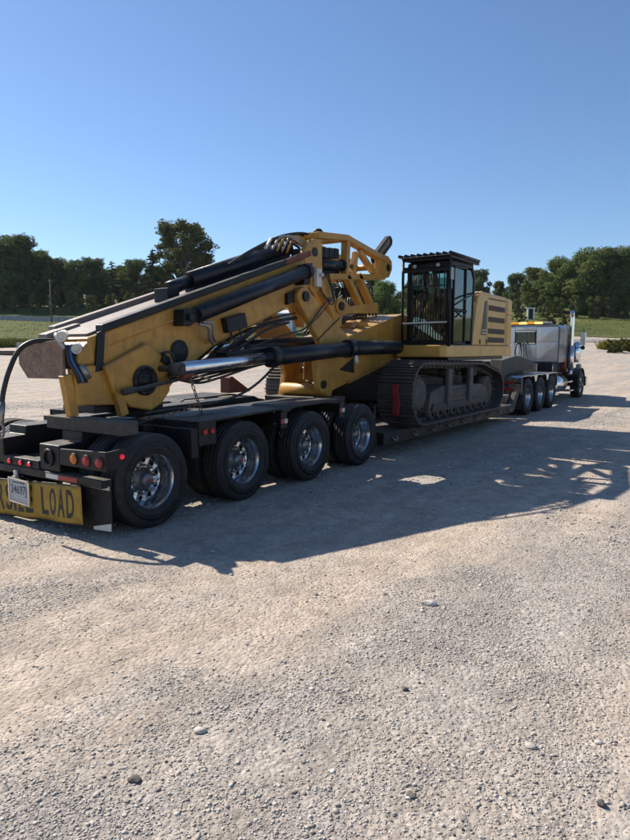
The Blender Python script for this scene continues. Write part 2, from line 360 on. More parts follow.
def sd(x, y):
    dx = x-CAM.x; dy = y-CAM.y
    return dx*RT.x+dy*RT.y, dx*FW.x+dy*FW.y
def tz(x, y):
    """broad height of the land"""
    x = np.asarray(x, float); y = np.asarray(y, float); s, d = sd(x, y)
    z = np.interp(d, _dd, _zz); far = np.clip((d-30)/50, 0, 1)
    return z + far*.9*fbm(x/18, y/18, 3, 3)
def bare(x, y):
    """1 where loose grey gravel lies, 0 where pale dust has been rolled flat; drawn out along the wheel tracks"""
    u = x*.985-y*.17; v = x*.17+y*.985
    t = .55*fbm(u/2.6, v/1.1, 71, 4)+.9*fbm(u/7., v/.75, 83, 4)+.35*fbm(x/.5, y/.5, 91, 3)
    return np.clip(.5+2.4*t, 0, 1)
def micro(x, y, r):
    a = np.clip(1-(r-20)/40, 0, 1)
    h = .030*fbm(x/2.4, y/2.4, 21, 2) + .005*fbm(x/.25, y/.25, 31, 3) + .006*fbm(x/.07, y/.07, 41, 2)
    return (h+.010*(bare(x, y)-.5)*np.clip(1-r/30, 0, 1))*a
def W(s, d): return CAM.x+RT.x*s+FW.x*d, CAM.y+RT.y*s+FW.y*d
def ground_pt(s, d):
    x, y = W(s, d); return Vector((x, y, float(tz(x, y))))

def grid_object(name, mat, X, Y, Z, kind, wrap=False):
    nr, nc = X.shape; V = np.stack([X, Y, Z], -1).reshape(-1, 3)
    i = np.arange(nr-1)[:, None]*nc; j = np.arange(nc if wrap else nc-1)[None]
    j2 = (j+1) % nc
    F = np.stack([i+j, i+j2, i+nc+j2, i+nc+j], -1).reshape(-1, 4)
    me = bpy.data.meshes.new(name); me.vertices.add(len(V)); me.vertices.foreach_set('co', V.ravel())
    me.loops.add(F.size); me.loops.foreach_set('vertex_index', F.ravel().astype(np.int32))
    me.polygons.add(len(F)); me.polygons.foreach_set('loop_start', np.arange(len(F), dtype=np.int32)*4)
    me.polygons.foreach_set('use_smooth', np.ones(len(F), bool)); me.update(calc_edges=True); me.validate()
    me.materials.append(MATS[mat]); o = bpy.data.objects.new(name, me); col.objects.link(o); o['kind'] = kind
    return o
rr_ = np.concatenate([np.array([0., .4, .8, 1.2]), np.geomspace(1.6, 60, 380), np.geomspace(63, 800, 60)])
fa = np.radians(np.concatenate([np.linspace(-38, 38, 560), np.linspace(38, 322, 120)[1:-1]]))
RR, AA = np.meshgrid(rr_, fa, indexing='ij'); S_ = RR*np.sin(AA); D_ = RR*np.cos(AA)
GX = CAM.x+RT.x*S_+FW.x*D_; GY = CAM.y+RT.y*S_+FW.y*D_
gr_ = grid_object('ground', 'gravel', GX, GY, tz(GX, GY)+micro(GX, GY, RR), 'structure', wrap=True)
at_ = gr_.data.attributes.new('bare', 'FLOAT', 'POINT'); at_.data.foreach_set('value', bare(GX, GY).ravel().astype(np.float32))

# grass beyond the lot, with an uneven front edge; the road in front of it at the right
sg = np.linspace(-260, 260, 261); tg = np.linspace(0, 1, 70)**2.2
edge = np.where(sg < 12, 60, 73) + np.clip((sg-12)/3, 0, 1)*0 + 2.5*fbm(sg/5, sg*0, 5, 3)*2
SG, TG = np.meshgrid(sg, tg, indexing='xy'); DG = edge[None]+(700-edge[None])*TG
X_, Y_ = W(SG, DG); grid_object('grass_field', 'grass_ground', X_, Y_, tz(X_, Y_)+.05, 'structure')
sr = np.linspace(8, 90, 80); tr = np.linspace(0, 1, 9); SR, TR = np.meshgrid(sr, tr, indexing='xy')
DR = 63.5+TR*5.5+.02*(SR-20); X_, Y_ = W(SR, DR); grid_object('road', 'road', X_, Y_, tz(X_, Y_)+.035, 'structure')

# loose stones, thick on the patches where the gravel lies bare
def stones(name, n, r0, r1, mean, ico):
    if ico:
        t = (1+5**.5)/2; B = np.array([(-1, t, 0), (1, t, 0), (-1, -t, 0), (1, -t, 0), (0, -1, t), (0, 1, t), (0, -1, -t), (0, 1, -t), (t, 0, -1), (t, 0, 1), (-t, 0, -1), (-t, 0, 1)])/1.9
        T = np.array([(0, 11, 5), (0, 5, 1), (0, 1, 7), (0, 7, 10), (0, 10, 11), (1, 5, 9), (5, 11, 4), (11, 10, 2), (10, 7, 6), (7, 1, 8), (3, 9, 4), (3, 4, 2), (3, 2, 6), (3, 6, 8), (3, 8, 9), (4, 9, 5), (2, 4, 11), (6, 2, 10), (8, 6, 7), (9, 8, 1)])
    else:
        B = np.array([(1, 0, 0), (-1, 0, 0), (0, 1, 0), (0, -1, 0), (0, 0, 1), (0, 0, -1.)]); T = np.array([(0, 2, 4), (2, 1, 4), (1, 3, 4), (3, 0, 4), (2, 0, 5), (1, 2, 5), (3, 1, 5), (0, 3, 5)])
    u = rng.random(n*3); r = np.sqrt(r0*r0+(r1*r1-r0*r0)*u); a = np.radians(rng.uniform(-36, 36, n*3)); s = r*np.sin(a); d = r*np.cos(a)
    x = CAM.x+RT.x*s+FW.x*d; y = CAM.y+RT.y*s+FW.y*d
    dens = (.16+1.0*np.clip((bare(x, y)-.28)*1.5, 0, 1)**1.2)*np.clip(.75+2.6*fbm(x/.32, y/.32, 55, 3), .15, 1)
    keep = np.where(rng.random(n*3) < np.clip(dens, 0, 1))[0][:n]; x = x[keep]; y = y[keep]; r = r[keep]; k = len(x)
    sz = mean*np.exp(rng.normal(0, .40, k)); sz = np.minimum(sz, mean*3.2)
    z = tz(x, y)+micro(x, y, r)
    J = B[None]*(1+rng.uniform(-.42, .42, (k, len(B), 1)))
    J = J*np.stack([rng.uniform(.75, 1.35, k), rng.uniform(.7, 1.1, k), rng.uniform(.28, .55, k)], -1)[:, None]*sz[:, None, None]*.5
    th = rng.uniform(0, 2*np.pi, k); c = np.cos(th)[:, None]; q = np.sin(th)[:, None]
    V = np.stack([J[..., 0]*c-J[..., 1]*q+x[:, None], J[..., 0]*q+J[..., 1]*c+y[:, None], J[..., 2]+z[:, None]+.12*sz[:, None]], -1).reshape(-1, 3)
    F = (T[None]+(np.arange(k)*len(B))[:, None, None]).reshape(-1, 3)
    me = bpy.data.meshes.new(name); me.vertices.add(len(V)); me.vertices.foreach_set('co', V.ravel())
    me.loops.add(F.size); me.loops.foreach_set('vertex_index', F.ravel().astype(np.int32))
    me.polygons.add(len(F)); me.polygons.foreach_set('loop_start', np.arange(len(F), dtype=np.int32)*3)
    me.update(calc_edges=True); me.materials.append(MATS['stone']); o = bpy.data.objects.new(name, me); col.objects.link(o)
    o['kind'] = 'stuff'; tag(o, {0: 'fine crushed gravel lying over the near ground', 1: 'finest grit strewn between the near gravel', 2: 'crushed gravel around and beyond the trailer', 3: 'scattered larger stones lying in the gravel'}[len(STONES)], 'gravel'); STONES.append(o)
STONES = []
stones('gravel', 22000, 1.7, 5.0, .0080, True)
stones('gravel', 75000, 1.7, 7.5, .0074, False)
stones('gravel', 60000, 6., 24, .017, False)
stones('gravel', 500, 2., 12, .017, True)

# ------------------------------------------------------------------ wheels
def tyre_mb(Rt, wd, rim):
    b = MB(); h = wd/2; prof = [(rim-.015, -h+.03), (rim+.03, -h+.004), (rim+.10, -h-.006), (Rt-.07, -h-.002), (Rt-.022, -h+.018), (Rt-.006, -h+.032)]
    g = [-.30, -.10, .10, .30]
    for k in g:
        c = k*wd; prof += [(Rt, c-.011), (Rt-.013, c-.007), (Rt-.013, c+.007), (Rt, c+.011)]
    prof += [(Rt-.006, h-.032), (Rt-.022, h-.018), (Rt-.07, h+.002), (Rt-.10, h+.0), (Rt-.103, h+.006), (Rt-.112, h+.006), (Rt-.115, h+.001), (rim+.10, h+.006), (rim+.03, h-.004), (rim-.015, h-.03)]
    b.lathe([(r, t) for r, t in prof], (0, 0, 0), (0, -1, 0), 56); return b      # +t = towards -Y (outer side)
def rim_mb(rim, wd, depth, holes=10):
    """rolled rim with the disc set 'depth' inside the outer lip; hand holes are real openings"""
    b = MB(); h = wd/2; lip = h-.028
    b.lathe([(rim+.012, lip-.02), (rim+.016, lip), (rim+.008, lip+.008), (rim-.006, lip), (rim-.022, lip-.03), (rim-.03, lip-.06), (rim-.034, lip-depth*.55), (rim-.055, lip-depth*.8), (rim-.06, lip-depth)], (0, 0, 0), (0, -1, 0), 48)
    b.lathe([(rim-.034, lip-depth*.5), (rim-.03, -h+.03), (rim, -h+.02)], (0, 0, 0), (0, -1, 0), 48)
    ro = rim-.058; ri = .112; rc = (ro+ri)/2+.022; hr = .026; t = -(lip-depth); n = holes
    for k in range(n):                                  # one sector per hole, hole edge joined to sector edge
        a0 = 2*math.pi*k/n; a1 = 2*math.pi*(k+1)/n; am = (a0+a1)/2
        out = []; q = 4
        for i in range(q): out.append((ro, a0+(a1-a0)*i/q))
        for i in range(q): out.append((ro+(ri-ro)*i/q, a1))
        for i in range(q): out.append((ri, a1+(a0-a1)*i/q))
        for i in range(q): out.append((ri+(ro-ri)*i/q, a0))
        O = [(r*math.cos(x), r*math.sin(x)) for r, x in out]; c = (rc*math.cos(am), rc*math.sin(am))
        I = []
        for (x, z) in O:
            d = math.hypot(x-c[0], z-c[1]); I.append((c[0]+(x-c[0])/d*hr, c[1]+(z-c[1])/d*hr))
        m = len(O); vs = [(x, t+.02*(1-math.hypot(x, z)/ro), z) for x, z in O]+[(x, t+.012, z) for x, z in I]+[(x, t+.04, z) for x, z in I]
        fs = [(i, (i+1) % m, m+(i+1) % m, m+i) for i in range(m)]+[(m+i, m+(i+1) % m, 2*m+(i+1) % m, 2*m+i) for i in range(m)]
        b.add(vs, fs, False)
    return b
def hub_mb(depth, wd, proud=.09):
    b = MB(); t = wd/2-.028-depth
    b.lathe([(.125, t-.03), (.118, t+.012), (.08, t+.02), (.075, t+proud*.7), (.06, t+proud), (.0, t+proud)], (0, 0, 0), (0, -1, 0), 24)
    for k in range(10):
        a = 2*math.pi*(k+.5)/10; x, z = .142*math.cos(a), .142*math.sin(a); b.cyl((x, -t+.02, z), (x, -t-.035, z), .016, .013, 6)
    return b
MESH = {}
def wheel_meshes(key, Rt, wd, rim, depth):
    MESH[key] = dict(tyre=tyre_mb(Rt, wd, rim).mesh('tyre', 'rubber'), wheel=rim_mb(rim, wd, depth).mesh('wheel', 'aluminium'), hub=hub_mb(depth, wd).mesh('hub', 'hub_metal'),
        cap=MB().lathe([(.022, wd/2-.028-depth+.088), (.02, wd/2-.028-depth+.096), (0, wd/2-.028-depth+.096)], (0, 0, 0), (0, -1, 0), 16).mesh('hub_cap', 'red_strip'),
        drum=MB().lathe([(.0, wd/2-.12), (.2, wd/2-.12), (.205, wd/2+.08), (.0, wd/2+.08)], (0, 0, 0), (0, -1, 0), 24).mesh('brake_drum', 'frame_grey'))
wheel_meshes('trailer', .47, .275, .285, .155); wheel_meshes('drive', .50, .28, .30, .155); wheel_meshes('steer', .51, .30, .30, .02)
def put_wheel(root, key, x, y, z, flip=False, inner=False, red=True):
    M = MESH[key]; a = random.uniform(0, 6.28); rot = (0, a, math.pi if flip else 0)
    wv = share('wheel', M['wheel'], root, (x, y, z), rot)
    def sub(nm, me):
        o = bpy.data.objects.new(nm, me); col.objects.link(o); o.parent = wv; return o
    sub('tyre', M['tyre'])
    if not inner:
        sub('hub', M['hub'])
        if red: sub('hub_cap', M['cap'])
    else: sub('brake_drum', M['drum'])
    return wv

# ------------------------------------------------------------------ lowboy trailer
T = thing('lowboy_trailer', (2, 1.3, 0), 'long black lowboy trailer with four rear axles carrying the yellow machine', 'trailer')
AX = [0., 1.375, 2.75, 4.115]
for x in AX:
    put_wheel(T, 'trailer', x, .142, .47); put_wheel(T, 'trailer', x, .475, .47, flip=True, inner=True)
    put_wheel(T, 'trailer', x, 2.458, .47, flip=True); put_wheel(T, 'trailer', x, 2.125, .47, inner=True)
    MB().cyl((x, .3, .47), (x, 2.3, .47), .075).build('axle', 'trailer_black', T)
    for y in (.82, 1.78): MB().box(x-.32, x+.32, y-.06, y+.06, .52, .62).cyl((x+.28, y, .62), (x+.28, y, .82), .11).build('spring', 'rubber', T)
for x in AX:
    for y in (.72, 1.88):
        MB().lathe([(0, 0), (.075, 0), (.085, .03), (.085, .11), (.07, .14), (0, .14)], (x+.30, y, .62), (1, 0, .3), 16).build('brake_chamber', 'frame_grey', T)
        MB().tube([(x+.36, y, .70), (x+.42, y-.03, .84), (x+.30, y, .93)], .013).build('air_line', 'hose', T)
beam = [(-.6, .58), (-.6, .84), (-.345, .852), (-.338, .944), (.3, .946), (.5, .985), (3.50, 1.035), (3.85, .90), (4.5, .80), (4.72, .72), (4.95, .43), (4.75, .25), (4.35, .52)]
for y0 in (.66, 1.62): MB().prism(beam, y0, y0+.32).build('frame_beam', 'trailer_black', T, .01)
for x in (.75, 2.06, 3.43): MB().box(x-.09, x+.09, .982, 1.618, .66, .95).build('cross_member', 'trailer_black', T, .008)
for x in (.2, 1.4, 2.7): MB().tube([(x, 1.1, .93), (x+.7, 1.13, .95), (x+1.3, 1.09, .97)], .018).build('air_line', 'hose', T)
# fenders: a flat top over axles two to four, short skirts between the wheels
for side in (0, 1):
    def yy(a): return a if side == 0 else 2.6-a
    def bx(b, x0, x1, a0, a1, z0, z1): return b.box(x0, x1, min(yy(a0), yy(a1)), max(yy(a0), yy(a1)), z0, z1)
    b = MB()
    for (x0, z0, x1, z1) in ((.60, 1.0, 2.02, 1.035), (2.02, 1.035, 2.13, .99), (2.13, .99, 2.32, 1.045), (2.32, 1.045, 3.40, 1.06), (3.40, 1.06, 3.52, 1.04)):
        y0, y1 = sorted((yy(-.01), yy(.655))); b.prism([(x0, z0-.022), (x0, z0), (x1, z1), (x1, z1-.022)], y0, y1)
    b.build('fender', 'trailer_black', T, 0)
    for (x0, x1, zb, zt) in ((.60, .86, .74, .995), (2.03, 2.16, .78, .985), (3.41, 3.53, .80, 1.015)):
        b = bx(MB(), x0, x1, -.012, .012, zb, zt); bx(b, x0+.01, x0+.03, .012, .64, zb+.06, zt-.025); b.build('fender_skirt', 'trailer_black', T, .004)
    bx(bx(MB(), .50, .60, .0, .64, .62, .93), .35, .50, .56, .65, .7, .95).build('fender_bracket', 'trailer_black', T, .006)
    if side == 0:
        for x in (.68, .79): MB().cyl((x, -.012, .885), (x, -.034, .885), .035, .028, 16).build('side_marker', 'lamp_red', T)
        for x in (2.03, 3.41):
            z = .84 if x < 3 else .87
            MB().box(x-.005, x+.065, -.017, -.0125, z, z+.055).build('reflector_strip', 'red_strip', T)
            MB().box(x+.067, x+.13, -.017, -.0125, z, z+.055).build('reflector_strip', 'white_strip', T)
# tail: bumper, light panels, mud flaps, plate
MB().box(-.62, -.50, .02, 2.58, .50, .575).build('bumper', 'trailer_black', T, .008)
MB().box(-.61, -.49, .985, 1.615, .577, .665).build('tail_sill', 'trailer_black', T, .006)
MB().box(-.49, .55, .985, 1.615, .60, .64).build('tail_deck', 'trailer_black', T, .006)
for y0, y1 in ((-.03, .655), (1.945, 2.63)):
    b = MB().prism([(y0, .66), (y0, .84), (y1, .815), (y1, .66)], -.60, -.575, 'x')
    ye = y0 if y0 < 1 else y1-.02
    b.prism([(-.576, .665), (-.576, .838), (-.37, .85), (-.37, .74), (-.47, .665)], ye, ye+.02); b.build('light_panel', 'trailer_black', T, .004)
def round_lamp(y, z, r, mat, x=-.60):
    o = MB().lathe([(r*1.12, 0), (r*1.12, .012), (r, .014), (r*.98, .006)], (x, y, z), (-1, 0, 0), 24).build('lamp_bezel', 'hose', T)
    MB().lathe([(r*.98, 0), (r*.95, .012), (r*.6, .022), (0, .025)], (x, y, z), (-1, 0, 0), 24).build('tail_lamp', mat, o)
for y, m in ((.43, 'lamp_amber'), (.245, 'lamp_red'), (.06, 'lamp_red')): round_lamp(y, .735, .052, m); round_lamp(2.6-y, .735, .052, m)
for y in (1.49, 1.29, 1.135): round_lamp(y, .617, .026, 'lamp_red_lit', -.611)
MB().cyl((-.42, -.03, .775), (-.42, -.043, .775), .026, .02, 16).build('side_marker', 'lamp_red_lit', T)
MB().box(-.6225, -.6205, .66, .86, .515, .56).build('reflector_strip', 'white_strip', T)
MB().box(-.6225, -.6205, .37, .655, .515, .56).build('reflector_strip', 'red_strip', T)
b = MB()
for i in range(20):
    a = 2*math.pi*i/20
b.tube([(-.612, .82+.07*math.cos(2*math.pi*i/12), .715+.075*math.sin(2*math.pi*i/12)) for i in range(12)], .014, 8, 3, True); b.build('tow_ring', 'trailer_black', T)
for y0, y1 in ((.0, .60), (2.0, 2.6)):
    MB().prism([(y0, .09), (y1, .05), (y1, .52), (y0, .52)], -.535, -.525, 'x').build('mud_flap', 'rubber', T, .002)
    fs = MB().box(-.548, -.536, y0+.01, y1-.01, .475, .515).build('flap_bar', 'white_strip', T, .002)
    bb = MB()
    for k in range(4): bb.cyl((-.548, y0+.07+k*(y1-y0-.14)/3, .495), (-.556, y0+.07+k*(y1-y0-.14)/3, .495), .012, n=8)
    bb.build('bolt', 'grey_metal', fs)
    MB().prism([(y0+.004, .092), (y0+.26, .075), (y0+.26, .105), (y0+.004, .165)], -.541, -.536, 'x').build('flap_weight', 'white_strip', T)
pl = MB().prism([(1.105, .215), (1.435, .225), (1.435, .455), (1.105, .445)], -.662, -.655, 'x').build('license_plate', 'plate_white', T)
text_mesh('34697J', 'plate_blue', .27, .115, lambda u, v: (-.664, 1.405-u, .28+v), .012).build('lettering', 'plate_blue', pl, fix=False)
MB().box(-.664, -.662, 1.16, 1.38, .415, .43).build('plate_band', 'plate_blue', pl)
b = MB()
for q in (((1.095, .205), (1.445, .222)), ((1.095, .448), (1.445, .463)), ((1.097, .205), (1.097, .455)), ((1.443, .215), (1.443, .463))): b.beam((-.66, *q[0]), (-.66, *q[1]), .016, .016)
b.build('plate_frame', 'chrome', pl)
MB().cyl((-.63, 1.36, .475), (-.63, 1.36, .535), .022).box(-.66, -.62, 1.33, 1.39, .46, .478).build('plate_lamp', 'white_cap', T)

# well deck between the axles and the gooseneck
for y0 in (-.02, 2.50): MB().prism([(4.75, .22), (4.75, .42), (11.6, .40), (12.0, .72), (12.15, .66), (11.75, .2)], y0, y0+.12).build('side_rail', 'trailer_black', T, .008)
for y0 in (.72, 1.62): MB().box(4.97, 11.7, y0, y0+.2, .12, .36).build('deck_beam', 'trailer_black', T, .008)
for k in range(11):
    y0 = .115+k*.216; MB().box(4.98, 11.55, y0, y0+.205, .365, .405+random.uniform(-.004, .004)).build('deck_plank', 'timber', T, .006)
for k in range(9):
    x = 5.1+k*.78; MB().tube([(x-.07, -.025, .33), (x-.06, -.06, .30), (x, -.075, .275), (x+.06, -.06, .30), (x+.07, -.025, .33)], .013, 6, 3).build('tie_ring', 'steel_worn', T)
for y0 in (.42, 1.84): MB().prism([(11.2, .21), (11.75, .45), (12.05, 1.12), (12.2, 1.5), (13.4, 1.6), (15.1, 1.42), (15.1, 1.18), (13.4, 1.16), (12.5, 1.08), (12.2, .8), (11.8, .21)], y0, y0+.34).build('gooseneck_arm', 'frame_grey', T, .012)
MB().prism([(12.3, 1.45), (13.4, 1.54), (15.0, 1.40), (15.0, 1.24), (13.4, 1.22), (12.4, 1.2)], .762, 1.838).build('gooseneck_plate', 'frame_grey', T, .01)
for x in (13.0, 13.9, 14.8): MB().cyl((x, .42, 1.26), (x, .40, 1.26), .03, .025, 12).build('side_marker', 'lamp_red', T)
MB().box(11.62, 11.95, .15, .60, .42, .62).build('deck_step', 'steel_worn', T, .006)

# hung banner over the tail
BN = thing('oversize_load_banner', (-.64, 1.3, .02), 'yellow banner lettered OVERSIZE LOAD hung across the trailer tail', 'banner')
def bz(y): return .132-.062*(y-.28)
def bxx(y, t): return -.640-.008*math.sin(y*5.2)-.010*math.sin(y*11+1)*t
def banner_pt(u, t): y = 2.33-u; return (bxx(y, 1-t), y, bz(y)+.372*t)
b = MB(); n = 40; m = 8; vs = [banner_pt(2.05*i/n, j/m) for i in range(n+1) for j in range(m+1)]
fs = [(i*(m+1)+j, i*(m+1)+j+1, (i+1)*(m+1)+j+1, (i+1)*(m+1)+j) for i in range(n) for j in range(m)]
b.add(vs, fs, True); o = b.build('cloth', 'banner_yellow', BN, fix=False)
sm = o.modifiers.new('thick', 'SOLIDIFY'); sm.thickness = .004; sm.offset = 0
def lp(u, v):
    p = banner_pt(.10+u, .16+v/.372); return (p[0]-.0045, p[1], p[2])
u0 = .10; LT = MB()
u0 += .115
for ch in 'OVERSIZE LOAD':
    if ch == ' ': u0 += .10; continue
    wl_ = .045 if ch == 'I' else .112
    q = text_mesh(ch, 'print_black', wl_, .275, lambda u, v, u0=u0: lp(u0-.10+u, v-.008), .016); LT.add(q.v, q.f); u0 += wl_+.031
LT.build('lettering', 'print_black', BN, fix=False)
b = MB()
for e in (0, 1):
    b.tube([(p[0]-.001, p[1], p[2]) for p in (banner_pt(2.05*i/12, e) for i in range(13))], .006, 5, 2)
b.build('hem', 'print_black', BN)

# ------------------------------------------------------------------ excavator
EX = thing('excavator', (7.75, 1.3, .41), 'yellow tracked excavator with folded telescopic mast, chained down on the lowboy', 'excavator')
def hull_path():
    pts = []
    for cx, cz, r in ((5.86, .995, .545), (9.72, .865, .425), (8.75, 1.36, .12), (6.35, .62, .17), (9.3, .62, .17)):
        pts += [(cx+r*math.cos(a*math.pi/32), cz+r*math.sin(a*math.pi/32)) for a in range(64)]
    pts = sorted(set(pts)); lo = []; up = []
    cr = lambda o, a, b: (a[0]-o[0])*(b[1]-o[1])-(a[1]-o[1])*(b[0]-o[0])
    for p in pts:
        while len(lo) > 1 and cr(lo[-2], lo[-1], p) <= 0: lo.pop()
        lo.append(p)
    for p in reversed(pts):
        while len(up) > 1 and cr(up[-2], up[-1], p) <= 0: up.pop()
        up.append(p)
    return lo[:-1]+up[:-1]
HP = hull_path()
def resample(P, n):
    Q = P+[P[0]]; L = [0]
    for a, b in zip(Q, Q[1:]): L.append(L[-1]+math.dist(a, b))
    out = []
    for k in range(n):
        t = L[-1]*k/n; i = max(j for j in range(len(L)) if L[j] <= t+1e-9); i = min(i, len(Q)-2)
        f = (t-L[i])/max(L[i+1]-L[i], 1e-9); out.append((Q[i][0]+(Q[i+1][0]-Q[i][0])*f, Q[i][1]+(Q[i+1][1]-Q[i][1])*f))
    return out, L[-1]
NS = 56; SP, PER = resample(HP, NS); pitch = PER/NS
b = MB().box(-pitch*.49, pitch*.49, -.325, .325, -.028, -.004)
for gx, gh in ((-.38, .046), (0., .03), (.38, .03)): b.prism([(pitch*gx-.012, -.005), (pitch*gx-.007, gh), (pitch*gx+.007, gh), (pitch*gx+.012, -.005)], -.322, .322)
shoe = b.mesh('track_shoe', 'track_steel')
def off_path(d):
    n = 112; P, _ = resample(HP, n); out = []
    for i in range(n):
        a = Vector(P[i-1]); c = Vector(P[(i+1) % n]); t = (c-a).normalized(); out.append((P[i][0]-t.y*d, P[i][1]+t.x*d))
    return out
for yc, s in ((.085, -1), (2.515, 1)):
    A = off_path(.035); B = off_path(.10); n = len(A); b = MB(); vs = []
    for (x, z), (x2, z2) in zip(A, B): vs += [(x, yc-.11, z), (x, yc+.11, z), (x2, yc+.11, z2), (x2, yc-.11, z2)]
    fs = []
    for i in range(n):
        p = 4*i; q = 4*((i+1) % n); fs += [(p+k, q+k, q+(k+1) % 4, p+(k+1) % 4) for k in range(4)]
    b.add(vs, fs)
    for i, (x, z) in enumerate(resample(off_path(.085), NS)[0]): b.cyl((x, yc-.15, z), (x, yc+.15, z), .026, n=8)
    TK = b.build('crawler_track', 'track_steel', EX)
    for i in range(NS):
        x, z = SP[i]; x2, z2 = SP[(i+1) % NS]; a = math.atan2(z2-z, x2-x); mx, mz = (x+x2)/2, (z+z2)/2
        o = share('track_shoe', shoe, TK, (mx, yc, mz), (0, -a+math.pi, 0))
    # frame, sprocket, idler, rollers
    TF = MB().prism([(6.25, .62), (6.35, .98), (6.9, 1.08), (9.0, 1.04), (9.35, .95), (9.45, .72), (9.2, .62)], yc-.2, yc+.2).build('track_frame', 'track_grey', EX, .02)
    sf = s
    for x0, x1 in ((7.0, 7.22), (8.12, 8.34)):
        MB().prism([(x0, .72), (x0+.02, 1.40), (x1-.02, 1.40), (x1, .72)], *sorted((yc+sf*.2, yc+sf*.27))).build('track_guard', 'track_grey', TF, .015)
    MB().prism([(6.35, .66), (6.4, .78), (9.25, .76), (9.3, .66)], *sorted((yc+sf*.2, yc+sf*.24))).build('roller_guard', 'frame_grey', TF, .01)
    MB().box(7.3, 8.05, *sorted((yc+sf*.202, yc+sf*.23)), .86, 1.0).build('access_panel', 'black_paint', TF, .008)
    for k in range(9):
        x = 6.45+k*.345; MB().lathe([(.06, -.2), (.11, -.19), (.11, -.08), (.085, -.07), (.085, .07), (.11, .08), (.11, .19), (.06, .2)], (x, yc, .60), (0, 1, 0), 18).build('track_roller', 'track_grey', EX)
    for x in (7.5, 8.75): MB().lathe([(.03, -.15), (.09, -.15), (.09, .15), (.03, .15)], (x, yc, 1.30), (0, 1, 0), 14).box(x-.03, x+.03, yc-.05, yc+.05, 1.0, 1.3).build('carrier_roller', 'frame_grey', EX)
    b = MB(); nt = 22; poly = []
    for k in range(nt):
        for f, r in ((.0, .385), (.35, .47), (.55, .47), (.9, .385)):
            a = 2*math.pi*(k+f)/nt; poly.append((5.86+r*math.cos(a), .995+r*math.sin(a)))
    b.prism(poly, yc-.05, yc+.05); b.lathe([(.0, .22), (.24, .22), (.28, .17), (.31, .05), (.31, -.2), (0, -.2)], (5.86, yc, .995), (0, s, 0), 28); 
    for k in range(12):
        a = 2*math.pi*k/12; b.cyl((5.86+.27*math.cos(a), yc+s*.16, .995+.27*math.sin(a)), (5.86+.27*math.cos(a), yc+s*.2, .995+.27*math.sin(a)), .02, n=6)
    b.build('drive_sprocket', 'track_grey', EX)
    MB().lathe([(.0, .15), (.1, .15), (.14, .09), (.26, .085), (.31, .10), (.315, -.10), (0, -.1)], (9.72, yc, .865), (0, s, 0), 32).build('track_idler', 'track_grey', EX)
MB().prism([(6.85, .75), (6.7, 1.25), (9.0, 1.25), (8.9, .75)], .30, 2.30).build('car_body', 'frame_grey', EX, .02)
MB().lathe([(0, 0), (.85, 0), (.85, .1), (.78, .1), (.78, .37), (0, .37)], (8.3, 1.3, 1.25), (0, 0, 1), 48).build('swing_ring', 'frame_grey', EX)
# upper structure
fr = [(6.62, -.16), (6.70, -.25), (10.58, -.25), (10.80, -.1), (10.92, .4), (10.92, 2.2), (10.8, 2.65), (10.4, 2.85), (6.9, 2.85), (6.75, 2.7), (6.75, 1.95), (7.55, 1.9), (7.55, .74), (6.62, .72)]
MB().prism(fr, 1.62, 1.84, 'z').build('platform', 'yellow_clean', EX, .02)
MB().prism([(a, b_+.0) for a, b_ in ((6.9, -.2), (10.1, -.2), (10.55, .4), (10.55, 2.2), (10.1, 2.8), (7.2, 2.8), (7.6, 1.9), (7.6, .8), (6.9, .7))], 1.55, 1.618, 'z').build('belly_plate', 'black_paint', EX)
hood = [(8.06, 1.842), (8.28, 2.66), (8.36, 2.82), (8.46, 2.90), (8.62, 2.945), (10.25, 2.92), (10.25, 1.842)]
HD = MB().prism(hood, -.225, .52).build('engine_hood', 'yellow_clean', EX, .035)
MB().prism([(7.99, 1.842), (7.99, 2.42), (8.3, 2.52), (10.25, 2.60), (10.25, 1.842)], .525, 2.82).build('engine_deck', 'black_paint', EX, .02)
for zc in (2.64, 2.40, 2.155, 1.97):
    g = MB().box(9.0, 10.1, -.229, -.2262, zc-.062, zc+.05).build('louvre_grille', 'louvre', HD)
    q = MB()
    for k in range(5): z = zc-.05+k*.022; q.prism([(-.2375, z-.006), (-.2285, z+.006), (-.2285, z-.006)], 9.01, 10.09, 'x')
    q.build('louvre_slat', 'louvre', HD)
MB().box(9.0, 10.15, -.229, -.2262, 2.81, 2.84).build('louvre_grille', 'louvre', HD)
MB().prism([(8.57, 2.06), (8.88, 2.06), (8.88, 2.76), (8.76, 2.76)], -.231, -.2262).build('tinted_panel', 'black_tube', HD)
MB().prism([(8.62, 2.09), (8.86, 2.09), (8.86, 2.17), (8.64, 2.17)], -.234, -.2315).build('decal', 'white_strip', HD)
for x in (8.52, 8.92): MB().box(x-.03, x+.03, -.236, -.2262, 1.87, 1.97).build('latch', 'louvre', HD)
for x in (8.94, 10.16): MB().box(x-.004, x+.004, -.2275, -.2255, 1.86, 2.9).build('door_seam', 'black_paint', HD)
MB().prism([(10.27, -.235), (10.62, -.225), (10.82, -.08), (10.95, .45), (10.95, 2.15), (10.82, 2.6), (10.5, 2.81), (10.27, 2.83)], 1.842, 2.56, 'z').prism([(10.272, -.234), (10.62, -.224), (10.818, -.08), (10.94, .42), (10.90, .52), (10.272, .52)], 2.55, 2.91, 'z').build('counterweight', 'yellow_clean', EX, .05)
b = MB().lathe([(0, 0), (.10, 0), (.10, .12), (.08, .16), (.0, .17)], (8.32, -.02, 2.9), (0, 0, 1), 20); b.build('air_intake', 'yellow', EX)
MB().cyl((9.6, 1.6, 2.93), (9.6, 1.6, 3.3), .07).build('exhaust_pipe', 'black_paint', EX)
